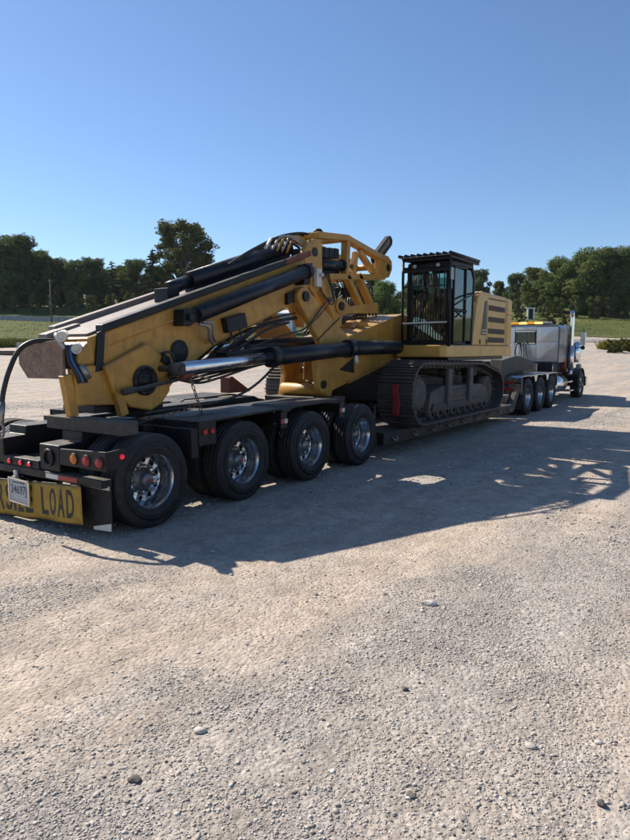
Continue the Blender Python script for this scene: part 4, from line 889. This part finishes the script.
for s in (0, 1):
    def yk(a, c):
        return (a, c) if s == 0 else (2.6-c, 2.6-a)
    top = MB().prism([(12.46, 1.03), (12.50, 1.07), (16.2, 1.07), (16.26, 1.03), (16.2, 1.055), (12.52, 1.055)], *yk(-.005, .62)).build('drive_fender', 'stainless', K)
    MB().prism([(12.46, .60), (12.46, 1.03), (12.475, 1.04), (12.475, .60)], *yk(.0, .62)).build('fender_drop', 'stainless', K)
    MB().prism([(16.25, .66), (16.25, 1.03), (16.265, 1.03), (16.265, .66)], *yk(.0, .62)).build('fender_drop', 'stainless', K)
    for x in (13.785, 15.055): MB().prism([(x-.17, 1.052), (x+.17, 1.052), (x+.05, .88), (x-.05, .88)], *yk(.0, .03)).build('fender_web', 'stainless', K)
    y0, y1 = yk(.22, .60)
    MB().box(12.452, 12.458, y0, y1, .87, .93).build('reflector_strip', 'red_strip', K); MB().box(12.452, 12.458, y0, y1, .68, .76).build('reflector_strip', 'red_strip', K)
    y0, y1 = yk(.02, .21); MB().box(12.453, 12.457, y0, y1, .87, .91).build('reflector_strip', 'black_paint', K)
    MB().box(12.48, 12.5, *yk(.02, .6), .2, .6).build('mud_flap', 'rubber', K)
    ya = .36 if s == 0 else 2.24
    b = MB().lathe([(0, 0), (.25, 0), (.30, .03), (.30, 1.45), (.25, 1.48), (0, 1.48)], (16.55, ya, .66), (1, 0, 0), 32); b.build('fuel_tank', 'chrome', K)
    MB().box(18.15, 18.75, *yk(.02, .5), .36, .41).box(18.15, 18.75, *yk(.06, .5), .66, .71).build('cab_step', 'aluminium', K, .01)
    ys = .13 if s == 0 else 2.47
    MB().tube([(18.55, ys, .92), (18.60, ys, 1.1), (18.62, ys, 1.6), (18.62, ys, 2.2), (18.62, ys, 2.78), (18.60, ys, 2.92), (18.48, ys-.02, 3.02)], .072, 16, 4).build('exhaust_stack', 'chrome', K)
    MB().cyl((18.62, ys, 1.05), (18.62, ys, 1.9), .10, n=20).build('heat_shield', 'chrome', K)
    yc = .14 if s == 0 else 2.46
    MB().lathe([(0, 0), (.13, 0), (.155, .04), (.155, .60), (.12, .66), (.08, .72), (0, .72)], (19.45, yc, 1.32), (0, 0, 1), 24).build('air_cleaner', 'chrome', K)
    ym = -.14 if s == 0 else 2.74
    MB().box(19.08, 19.15, ym-.09, ym+.09, 1.92, 2.36).build('mirror_housing', 'chrome', K, .02)
    MB().box(19.074, 19.079, ym-.075, ym+.075, 1.95, 2.33).build('mirror_glass', 'rod_chrome', K)
    MB().tube([(19.25, .25 if s == 0 else 2.35, 2.42), (19.12, ym, 2.42), (19.12, ym, 2.36)], .014).tube([(19.25, .25 if s == 0 else 2.35, 1.84), (19.12, ym, 1.84), (19.12, ym, 1.92)], .014).build('mirror_bracket', 'black_paint', K)
    MB().lathe([(0, 0), (.075, 0), (.06, .03), (0, .04)], (19.12, ym, 1.83), (-1, 0, -.3), 14).build('spot_mirror', 'black_paint', K)
    # front fender arch
    arch = [(FA+.60*math.cos(t), .52+.60*math.sin(t)) for t in (math.radians(a) for a in range(-5, 186, 12))]
    inn = [(FA+.56*math.cos(t), .52+.56*math.sin(t)) for t in (math.radians(a) for a in range(185, -6, -12))]
    MB().prism(arch+inn, *yk(.01, .60)).build('front_fender', 'black_paint', K, .01)
    MB().lathe([(0, 0), (.09, .0), (.09, .16), (0, .2)], (20.95, .35 if s == 0 else 2.25, 1.15), (1, 0, 0), 16).build('headlamp', 'lamp_clear', K)
# sleeper with a folded-diamond stainless back
SL = MB().prism([(.22, 1.34), (.20, 2.46), (.30, 2.57), (2.30, 2.57), (2.40, 2.46), (2.38, 1.34)], 17.28, 18.42, 'x').build('sleeper', 'sleeper_paint', K, .02)
def quilt(y0, y1, z0, z1):
    b = MB(); ym, zm = (y0+y1)/2, (z0+z1)/2; x = 17.277
    b.add([(x, y0, z0), (x, y1, z0), (x, y1, z1), (x, y0, z1), (x-.010, ym, zm), (x, ym, z0), (x, y1, zm), (x, ym, z1), (x, y0, zm)],
          [(4, 5, 1), (4, 1, 6), (4, 6, 2), (4, 2, 7), (4, 7, 3), (4, 3, 8), (4, 8, 0), (4, 0, 5)]); return b
for y0, y1, z0, z1 in ((.26, .94, 1.38, 2.0), (.26, .94, 2.01, 2.5), (.95, 1.65, 1.38, 1.93), (1.66, 2.34, 1.38, 2.0), (1.66, 2.34, 2.01, 2.5), (.95, 1.65, 2.40, 2.52)):
    quilt(y0, y1, z0, z1).build('quilted_panel', 'quilted_stainless', SL, fix=False)
MB().box(17.262, 17.276, .97, 1.63, 1.96, 2.37).build('window_frame', 'black_paint', SL)
MB().box(17.255, 17.261, 1.0, 1.60, 1.99, 2.34).build('rear_window', 'truck_glass', SL)
for k in range(8): MB().beam((17.245, 1.02+k*.08, 1.98), (17.245, 1.02+k*.08, 2.35), .02, .012, (1, 0, 0)).build('window_bar', 'wood_pole' if k % 2 else 'steel_worn', SL)
for z in (1.97, 2.36): MB().beam((17.245, .98, z), (17.245, 1.62, z), .02, .025).build('window_rail', 'chrome', SL)
CBT = MB().prism([(18.44, 1.1), (18.44, 2.50), (18.6, 2.56), (19.2, 2.5), (19.42, 1.9), (19.55, 1.85), (19.55, 1.0), (18.6, 1.0)], .24, 2.36).build('cab', 'copper_paint', K, .03)
MB().prism([(18.58, 1.12), (18.58, 2.3), (19.12, 2.36), (19.35, 1.9), (19.35, 1.12)], .225, .238).build('door', 'copper_paint', CBT, .006)
MB().prism([(18.64, 1.88), (18.64, 2.26), (19.08, 2.31), (19.26, 1.9)], .219, .2245).build('door_window', 'truck_glass', CBT)
MB().box(18.7, 18.8, .205, .219, 1.66, 1.70).build('door_handle', 'chrome', CBT)
MB().prism([(19.55, .95), (19.55, 1.82), (20.95, 1.70), (21.05, 1.6), (21.05, .85), (20.6, 1.2), (19.9, 1.25)], .62, 1.98).build('hood', 'copper_paint', K, .05)
MB().box(21.05, 21.12, .68, 1.92, .8, 1.62).build('grille', 'chrome', K, .02)
MB().prism([(21.0, .42), (21.22, .42), (21.25, .75), (21.0, .78)], .05, 2.55).build('bumper', 'chrome', K, .02)
MB().box(16.9, 17.26, .80, 1.80, 1.0, 1.32).build('battery_box', 'aluminium', K, .01)
MB().box(17.24, 18.4, .4, 2.2, 1.05, 1.335).build('cab_mount', 'black_paint', K, .01)
for y in (.70, .42): MB().cyl((17.3, y, 1.0), (17.3, y, 1.34), .03, n=10).build('cab_strut', 'chrome', K)
LB = MB().box(17.32, 17.62, .52, 2.08, 2.574, 2.60).build('light_bar', 'black_paint', K, .005)
for k in range(6): MB().box(17.31, 17.63, .54+k*.255, .54+k*.255+.245, 2.602, 2.67).build('beacon_lens', ('lamp_clear' if k == 0 else 'beacon_lit' if k in (1, 3, 5) else 'beacon_amber'), LB, .02)
for k in range(3):
    y = 1.30+.08*k; MB().tube([(17.24, y, 1.98-.05*k), (17.1, y-.05, 1.98-.04*k), (16.98, y-.12, 1.6), (16.8, y-.2+.1*k, 1.35), (16.2, y-.05, 1.3)], .022, 7, 5).build('air_hose', 'hose', K)
MB().tube([(17.2, 1.42, 1.95), (17.08, 1.52, 1.95), (17.05, 1.56, 1.65), (17.1, 1.52, 1.38)], .022, 7, 5).build('air_hose', 'hose', K)
for y in (.32, 2.28): MB().lathe([(0, 0), (.04, 0), (.03, .05), (0, .055)], (18.5, y, 2.55), (0, 0, 1), 12).build('roof_marker', 'lamp_clear', K)

# ------------------------------------------------------------------ trees
def leaves_mesh(name, mat, P, Nrm, size, r, tall=1.):
    """one bent leaf spray (two triangles) per point, turned roughly along the given normal"""
    n = len(P); nn = Nrm+r.normal(0, .38, (n, 3)); nn /= np.linalg.norm(nn, axis=1)[:, None]+1e-9
    t = np.cross(nn, r.normal(0, 1, (n, 3))); t /= np.linalg.norm(t, axis=1)[:, None]+1e-9; b = np.cross(nn, t)
    s = (size*r.uniform(.6, 1.4, n))[:, None]; q = r.uniform(.5, .9, n)[:, None]
    V = np.stack([P-t*s*tall, P-b*s*q+nn*s*.25, P+t*s*tall, P+b*s*q+nn*s*.2], 1).reshape(-1, 3)
    F = (np.array([(0, 1, 2), (0, 2, 3)])[None]+(np.arange(n)*4)[:, None, None]).reshape(-1, 3)
    me = bpy.data.meshes.new(name); me.vertices.add(len(V)); me.vertices.foreach_set('co', V.ravel())
    me.loops.add(F.size); me.loops.foreach_set('vertex_index', F.ravel().astype(np.int32)); me.polygons.add(len(F))
    me.polygons.foreach_set('loop_start', np.arange(len(F), dtype=np.int32)*3); me.update(calc_edges=True); me.materials.append(MATS[mat]); return me
def tree_model(seed, kind, mat, nleaf=30000):
    """unit: about 10 m tall; returns trunk and crown meshes"""
    r = np.random.default_rng(seed); H = 10.; tr = MB(); lobes = []
    if kind == 'conifer':
        tr.tube([(0, 0, -.3), (.05, 0, 3), (0, .04, 7), (0, 0, 9.8)], [.22, .17, .1, .03], 7, 3); P = []; Nn = []
        for k in range(46):
            z = 1.0+8.6*(k/46)**.9; L = (2.1*(1-z/10.2)+.25)*r.uniform(.75, 1.15); a = r.uniform(0, 6.28)
            e = np.array([math.cos(a)*L, math.sin(a)*L, -.18*L]); tr.beam((0, 0, z), (e[0], e[1], z+e[2]), .03, .03)
            m = int(nleaf/46); u = r.random(m)**.6; w_ = r.normal(0, .16, (m, 3))*(L*.55)
            P.append(np.array([0, 0, z])+e*u[:, None]+w_*np.array([1, 1, .45])); Nn.append(np.tile([0, 0, 1.], (m, 1))+w_)
        return tr.mesh('trunk', 'bark'), leaves_mesh('crown', mat, np.concatenate(P), np.concatenate(Nn), .095, r)
    airy = kind == 'airy'; low = {'round': .09, 'airy': .22, 'broad': .06, 'shrub': .0}[kind]; wd = {'round': 3.4, 'airy': 4.1, 'broad': 4.6, 'shrub': 5.5}[kind]
    nl = {'round': 40, 'airy': 46, 'broad': 54, 'shrub': 20}[kind]
    bend = r.normal(0, .3, 2); top = np.array([bend[0], bend[1], H*.72])
    tr.tube([(0, 0, -.4), (bend[0]*.2, bend[1]*.2, H*.2), (bend[0]*.6, bend[1]*.6, H*.45), tuple(top)], [.34, .27, .2, .1], 8, 4)
    for k in range(nl):
        zf = low+(1-low)*(k+.5)/nl; zf = min(.93, zf)
        prof = math.sin(math.pi*min(1, max(.08, (zf-low*.6)/(1.08-low*.6))))**.7
        a = k*2.4+r.normal(0, .5); rad = wd*prof*(r.uniform(.3, .95))
        c = np.array([math.cos(a)*rad+bend[0]*zf, math.sin(a)*rad+bend[1]*zf, H*zf])
        s = (r.uniform(.6, 1.35) if not airy else r.uniform(.5, 1.0))*(1.15 if kind == 'broad' else 1.)
        lobes.append((c, s)); z0 = max(.12, zf-.3)*H
        st = Vector((bend[0]*z0/H, bend[1]*z0/H, z0*.8)); en = Vector(c); mid = st.lerp(en, .55)+Vector((0, 0, .3))
        tr.tube([st, mid, en], [.13, .09, .04], 5, 3)
    P = []; Nn = []; tot = sum(s*s for _, s in lobes)
    for c, s in lobes:
        m = int(nleaf*s*s/tot); v = r.normal(0, 1, (m, 3)); v /= np.linalg.norm(v, axis=1)[:, None]
        bump = 1+.28*np.sin(v[:, 0]*5+c[0]*3)*np.sin(v[:, 1]*5+c[1]*2)+.22*np.sin(v[:, 2]*7+c[2])
        rad = s*bump*(r.random(m)**(.22 if not airy else .40)); p = c+v*rad[:, None]*np.array([1.1, 1.1, .82])
        # clumps: drop leaves where a lattice of gaps falls
        g = np.sin(p[:, 0]*3.1+seed)*np.sin(p[:, 1]*2.9+1)*np.sin(p[:, 2]*3.3+2); keep = (g > (-.28 if not airy else -.1)) | (r.random(m) < .25)
        P.append(p[keep]); Nn.append(v[keep]+np.array([0, 0, .35]))
    P = np.concatenate(P); Nn = np.concatenate(Nn); ok = P[:, 2] > .15
    return tr.mesh('trunk', 'bark'), leaves_mesh('crown', mat, P[ok], Nn[ok], .135 if not airy else .115, r)
TM = {'round1': tree_model(1, 'round', 'leaf_broad'), 'round2': tree_model(2, 'round', 'leaf_dark'), 'broad1': tree_model(3, 'broad', 'leaf_broad', 38000), 'broad2': tree_model(4, 'broad', 'leaf_dark', 38000),
      'airy': tree_model(5, 'airy', 'leaf_broad', 40000), 'conifer': tree_model(6, 'conifer', 'leaf_conifer', 20000), 'shrub': tree_model(8, 'shrub', 'leaf_broad', 18000), 'shrub2': tree_model(9, 'shrub', 'leaf_weed', 18000)}
def px_s(px, d): return (px-315)/631*d
def plant(key, px, d, top, wide=1., label='', cat='tree', name='broadleaf_tree', group=None, rot=None):
    """stand a tree at bearing px (photograph column), distance d, so that it is as tall as it measures there"""
    s = px_s(px, d); g = ground_pt(s, d); ztop = 1.75+(350-top)/631*d; h = max(.8, ztop-g.z); k = h/{'con': 9.9, 'air': 9.5, 'bro': 10.5}.get(key[:3], 10.1)
    o = thing(name, g, label, cat, group); o.scale = (k*wide, k*wide, k); o.rotation_euler = (0, 0, rot if rot is not None else random.uniform(0, 6.28))
    for nm, me in zip(('trunk', 'crown'), TM[key]):
        c = bpy.data.objects.new(nm, me); col.objects.link(c); c.parent = o
    return o
ORD = ['first', 'second', 'third', 'fourth', 'fifth', 'sixth', 'seventh', 'eighth', 'ninth', 'tenth', 'eleventh', 'twelfth', 'thirteenth', 'fourteenth', 'fifteenth']
LG = 'trees behind the lot on the left'; RG = 'trees on the rise at the right'
left = [('broad2', 4, 116, 238, .95, 'tall dark broadleaf tree at the far left edge'), ('round2', 27, 118, 240, .9, 'dark tree second from the left edge of the treeline'),
        ('round1', 44, 121, 254, .9, 'tree just left of the utility pole in the treeline'), ('round2', 64, 122, 262, .95, 'dark tree behind the utility pole in the treeline'),
        ('round1', 80, 120, 263, .85, 'mid green tree two places right of the utility pole'), ('round2', 97, 122, 261, .85, 'dark tree three places right of the utility pole'),
        ('conifer', 116, 118, 262, 1.2, 'slim conifer in the left treeline above the mast tail'), ('round1', 126, 124, 268, .9, 'low tree between the conifers in the left treeline'),
        ('round1', 139, 122, 262, .95, 'dark tree left of the tallest airy tree'), ('conifer', 156, 112, 250, 1.25, 'dark conifer in front of the tallest airy tree'),
        ('airy', 187, 118, 230, 1.05, 'tallest loose-crowned tree rising above the yellow mast'), ('round2', 206, 124, 258, .8, 'dark tree at the right foot of the tallest airy tree'),
        ('round1', 226, 126, 268, .9, 'tree mostly hidden behind the middle of the mast'), ('round2', 12, 124, 256, 1.1, 'dark tree filling behind the far left trees'), ('broad2', 72, 128, 268, 1., 'broad dark tree filling behind the utility pole'),
        ('broad2', 108, 128, 270, 1., 'broad dark tree filling behind the conifers'), ('broad2', 160, 128, 268, 1., 'broad dark tree filling behind the dark conifer')]
for key, px, d, top, wd, lab in left: plant(key, px, d, top, wd, lab, name='conifer_tree' if key == 'conifer' else 'broadleaf_tree', group=LG)
for i, (px, d, top) in enumerate(((0, 108, 292), (18, 107, 296), (37, 108, 294), (56, 110, 296), (76, 110, 294), (95, 110, 296), (114, 110, 295), (133, 110, 294), (152, 110, 294), (172, 110, 292), (192, 110, 292), (212, 112, 290))):
    plant('shrub', px, d, top, .8, ORD[i]+' understory shrub from the left in the front foot of the left treeline', 'shrub', 'shrub', 'understory shrubs below the left treeline')
for i in range(15):
    plant('shrub', -8+i*17, 131, 280+random.uniform(-5, 5), .62, ORD[i]+' tall shadowed shrub from the left, behind the left treeline', 'shrub', 'shrub', 'tall shrubs behind the left treeline')
mid = [('round2', 330, 96, 284, 1.1, 'dark tree seen through the yellow truss'), ('round1', 352, 98, 280, 1.0, 'tree seen between the truss struts'), ('broad1', 385, 78, 282, .8, 'light green tree seen just left of the excavator cab'),
       ('round2', 372, 100, 278, .9, 'dark tree behind the valve bank left of the cab'), ('round1', 412, 100, 282, 1., 'tree hidden behind the excavator cab'), ('round2', 300, 100, 290, 1., 'dark tree above the white roofed shed'), ('round1', 275, 102, 290, 1., 'tree behind the mast near the shed')]
for key, px, d, top, wd, lab in mid: plant(key, px, d, top, wd, lab, group='trees behind the machine')
right = [('round2', 477, 108, 272, .8, 'dark tree peeking out right of the cab roof'), ('round1', 496, 112, 283, .9, 'low tree above the yellow engine hood'), ('broad2', 513, 108, 275, .8, 'dark broad tree above the sleeper window'),
         ('round1', 530, 104, 270, .9, 'mid green tree above the small white frame'), ('broad1', 552, 100, 260, .85, 'broad tree directly above the exhaust stack'), ('broad1', 582, 96, 252, .95, 'large rounded tree right of the exhaust stack'),
         ('broad2', 607, 94, 249, .9, 'tallest full tree near the right edge'), ('round1', 632, 100, 262, 1., 'tree cut by the right edge of the picture'), ('broad2', 565, 110, 266, .9, 'dark tree filling behind the exhaust stack'), ('broad2', 540, 114, 274, .9, 'dark tree filling behind the white frame'), ('broad2', 622, 110, 262, .9, 'dark tree filling behind the right edge'), ('round2', 655, 102, 264, 1., 'dark tree just beyond the right edge')]
for key, px, d, top, wd, lab in right: plant(key, px, d+10, top, wd, lab, group=RG)
for i, (px, d, top) in enumerate(((480, 96, 303), (500, 94, 304), (516, 92, 306), (541, 92, 304), (556, 91, 305), (572, 90, 303), (590, 89, 304), (640, 92, 305), (607, 90, 304), (622, 91, 303), (528, 97, 300))):
    plant('shrub', px, d+10, top-7, .85, ORD[i]+' leafy shrub from the left at the foot of the right hand trees', 'shrub', 'shrub', 'shrubs below the right trees')
for i, (px, d, top) in enumerate(((505, 85, 316), (520, 84, 315), (545, 84, 311), (563, 83, 315))):
    plant('shrub2', px, d, top, .9, ORD[i]+' pale green weedy bush from the left on the slope behind the truck', 'bush', 'bush', 'pale bushes on the slope')

# ------------------------------------------------------------------ weeds and grass (uncountable)
def blades(name, mat, S, D, hgt, label, lean=.35, wd=.05):
    n = len(S); x, y = W(S, D); z = tz(x, y); a = rng.uniform(0, 6.28, n); h = hgt*rng.uniform(.45, 1.25, n); l = rng.normal(0, lean, (n, 2))*h[:, None]
    wv = wd*rng.uniform(.6, 1.4, n); c = np.cos(a)*wv; q = np.sin(a)*wv
    V = np.stack([np.stack([x-c, y-q, z-.05], -1), np.stack([x+c, y+q, z-.05], -1), np.stack([x+l[:, 0]*.5+c*.8, y+l[:, 1]*.5+q*.8, z+h*.6], -1), np.stack([x+l[:, 0]*.5-c*.8, y+l[:, 1]*.5-q*.8, z+h*.6], -1), np.stack([x+l[:, 0], y+l[:, 1], z+h], -1)], 1).reshape(-1, 3)
    F = (np.array([(0, 1, 2), (0, 2, 3), (3, 2, 4)])[None]+(np.arange(n)*5)[:, None, None]).reshape(-1, 3)
    me = bpy.data.meshes.new(name); me.vertices.add(len(V)); me.vertices.foreach_set('co', V.ravel()); me.loops.add(F.size); me.loops.foreach_set('vertex_index', F.ravel().astype(np.int32))
    me.polygons.add(len(F)); me.polygons.foreach_set('loop_start', np.arange(len(F), dtype=np.int32)*3); me.update(calc_edges=True); me.materials.append(MATS[mat])
    o = bpy.data.objects.new(name, me); col.objects.link(o); o['kind'] = 'stuff'; tag(o, label, 'grass' if 'grass' in name else 'weeds'); return o
n = 26000; S = rng.uniform(-42, 8, n); D = 58.5+rng.random(n)**1.3*6+1.5*fbm(S/3, S*0, 12, 3)
hh = .60*(.5+1.3*np.clip(fbm(S/2.2, D/2.2, 14, 3)+.3, 0, 1)); blades('weeds', 'leaf_weed', S, D, hh, 'rough green weeds along the back edge of the gravel lot', .25, .06)
n = 30000; S = rng.uniform(-60, 60, n); D = rng.uniform(64, 106, n); ok = (S < 10) | (D > 76); S = S[ok]; D = D[ok]
blades('grass', 'leaf_grass', S, D, .14, 'rough grass covering the slope below the trees', .4, .07)
n = 15000; a = rng.uniform(0, 6.28, n); q = np.sqrt(rng.random(n)); S = 35+q*np.cos(a)*10.5; D = 53.5+q*np.sin(a)*4.2-.22*(S-30)
hh = .85*(.5+1.2*np.clip(fbm(S/1.6, D/1.6, 15, 3)+.3, 0, 1)); blades('weeds', 'leaf_gold', S, D, hh, 'yellowing weeds on the patch beside the road at the right', .3, .05)
for i, px in enumerate((610, 617, 623, 630, 638)):
    d = random.uniform(50.5, 54); g = ground_pt(px_s(px, d), d); o = thing('bush', g, ORD[i]+' yellow green weed clump from the left at the road edge', 'bush', 'weed clumps by the road'); k = .085+.03*random.random(); o.scale = (k*1.2, k*1.2, k)
    for nm, me in zip(('trunk', 'crown'), TM['shrub2']): c = bpy.data.objects.new(nm, me); col.objects.link(c); c.parent = o

# ------------------------------------------------------------------ far things
g = ground_pt(px_s(54.5, 92), 92); h = 1.75+(350-281)/631*92-g.z
U = thing('utility_pole', g, 'thin grey utility pole standing before the left treeline', 'pole')
MB().cyl(g+Vector((0, 0, -.3)), g+Vector((0, 0, h)), .11, .075, 10).build('pole', 'wood_pole', U)
MB().beam(g+Vector((0, 0, h-.25))-RT*.6, g+Vector((0, 0, h-.25))+RT*.6, .09, .1).build('crossarm', 'wood_pole', U)
for k in range(11):
    px = 4+k*6.9; d = 96-.15*k; g = ground_pt(px_s(px, d), d); b = MB(); ang = Matrix.Rotation(YAW-math.pi/2+random.uniform(-.08, .08), 3, 'Z')
    hgt = .74+random.uniform(-.05, .06); vs = []
    for xx in (-.5, .5):
        for (yy_, zz) in ((-.32, 0), (-.26, .25), (-.12, .4), (-.09, hgt), (.09, hgt), (.12, .4), (.26, .25), (.32, 0)): vs.append(g+ang @ Vector((xx, yy_, zz)))
    b.add(vs, [tuple(range(8)), tuple(range(15, 7, -1))]+[(i, (i+1) % 8, 8+(i+1) % 8, 8+i) for i in range(8)])
    tag(b.build('concrete_barrier', 'concrete', None, .02, origin=g), ORD[k]+' grey concrete barrier from the left in the far row', 'barrier', 'concrete barriers in a row')
d = 74; g = ground_pt(px_s(291, d), d); SH = thing('shed', g, 'blue grey shed with white roof seen below the mast head', 'shed')
zt = 1.75+(350-314.5)/631*d-g.z; b = MB(); ang = Matrix.Rotation(YAW-math.pi/2, 3, 'Z')
def lb(c, size): return MB().obox(g+ang @ Vector(c), size, ang)
lb((-.5, 1.2, zt/2), (2.2, 2.4, zt)).build('wall', 'shed_wall', SH); rp = []
b = MB(); vs = [g+ang @ Vector((x, y, z)) for x in (-1.75, .72) for (y, z) in ((-.12, zt), (1.2, zt+.42), (2.52, zt), (2.52, zt+.1), (1.2, zt+.52), (-.12, zt+.1))]
b.add(vs, [tuple(range(6)), tuple(range(11, 5, -1))]+[(i, (i+1) % 6, 6+(i+1) % 6, 6+i) for i in range(6)]); b.build('roof', 'white_roof', SH)
lb((-.2, -.02, zt*.42), (.8, .05, zt*.8)).build('door', 'white_roof', SH)
d = 98; g = ground_pt(px_s(528, d), d); FR = thing('wooden_frame', g, 'small white post frame standing before the right hand trees', 'frame'); hz = 1.75+(350-309)/631*d-g.z
for x, w_ in ((-.45, .22), (.48, .2)): lb((x, 0, hz/2), (w_, .2, hz)).build('post', 'white_roof', FR)
lb((.0, 0, hz), (1.35, .3, .16)).build('lintel', 'white_roof', FR); lb((.0, .25, hz/2), (.8, .1, hz)).build('back_board', 'black_paint', FR)
d = 52; g = ground_pt(px_s(26, d), d); b = MB(); b.obox(g+ang @ Vector((0, 0, .33)), (.95, .8, .75), ang @ Matrix.Rotation(.12, 3, 'Z')); tag(b.build('concrete_block', 'concrete', None, .05, origin=g), 'grey concrete block at the back edge of the gravel, left of the mast', 'block')
d = 50
for px, wd_, ln in ((4, .16, 2.6), (10, .12, 1.7)):
    g = ground_pt(px_s(px, d), d); b = MB().obox(g+Vector((0, 0, .09)), (ln, .5, .18), ang @ Matrix.Rotation(.2 if px < 6 else -.3, 3, 'Z')); tag(b.build('timber_beam', 'timber', None, .02, origin=g), ('longer' if px < 6 else 'shorter')+' weathered beam lying on the gravel at the far left', 'timber')
    d -= 2
# a few single rocks that stand out in the near gravel
def rock(x, y, size, label, seed):
    r = random.Random(seed); bm = bmesh.new(); bmesh.ops.create_icosphere(bm, subdivisions=2, radius=1)
    for v in bm.verts:
        k = 1+.18*math.sin(v.co.x*3+seed)+.15*math.sin(v.co.y*4+seed*2)+r.uniform(-.07, .07); v.co *= k; v.co.x *= size[0]/2; v.co.y *= size[1]/2; v.co.z *= size[2]/2
    me = bpy.data.meshes.new('rock'); bm.to_mesh(me); bm.free(); me.materials.append(MATS['rock_dark' if 'dark' in label else 'rock_pale']); o = bpy.data.objects.new('rock', me); col.objects.link(o)
    z = float(tz(x, y)); o.location = (x, y, z+size[2]*.22); o.rotation_euler = (0, 0, r.uniform(0, 3)); tag(o, label, 'rock')
rock(-.25, -3.0, (.12, .07, .04), 'largest pale rock lying alone in the gravel right of centre', 3)
rock(-2.05, -3.72, (.045, .03, .022), 'small dark rock in the gravel near the bottom, right of centre', 5)
rock(-1.68, -4.35, (.038, .03, .022), 'dark pebble in the gravel near the bottom right', 8)
rock(-1.35, -3.35, (.038, .028, .02), 'dark pebble in the gravel below the lone pale rock', 9)
rock(-2.60, -2.75, (.06, .045, .035), 'dark rock in the coarse gravel at the lower left', 12)

# ------------------------------------------------------------------ air
hz_m = bpy.data.materials.new('haze_air'); hz_m.use_nodes = True; N = hz_m.node_tree.nodes; L = hz_m.node_tree.links; N.remove(N['Principled BSDF'])
pv = N.new('ShaderNodeVolumePrincipled'); pv.inputs['Color'].default_value = (.80, .88, 1., 1); pv.inputs['Density'].default_value = .0001; pv.inputs['Anisotropy'].default_value = .2
L.new(pv.outputs[0], N['Material Output'].inputs['Volume']); MATS['haze_air'] = hz_m
hb = MB().box(-900, 900, -900, 900, -2, 75).build('haze', 'haze_air', None, 0, kind='stuff')
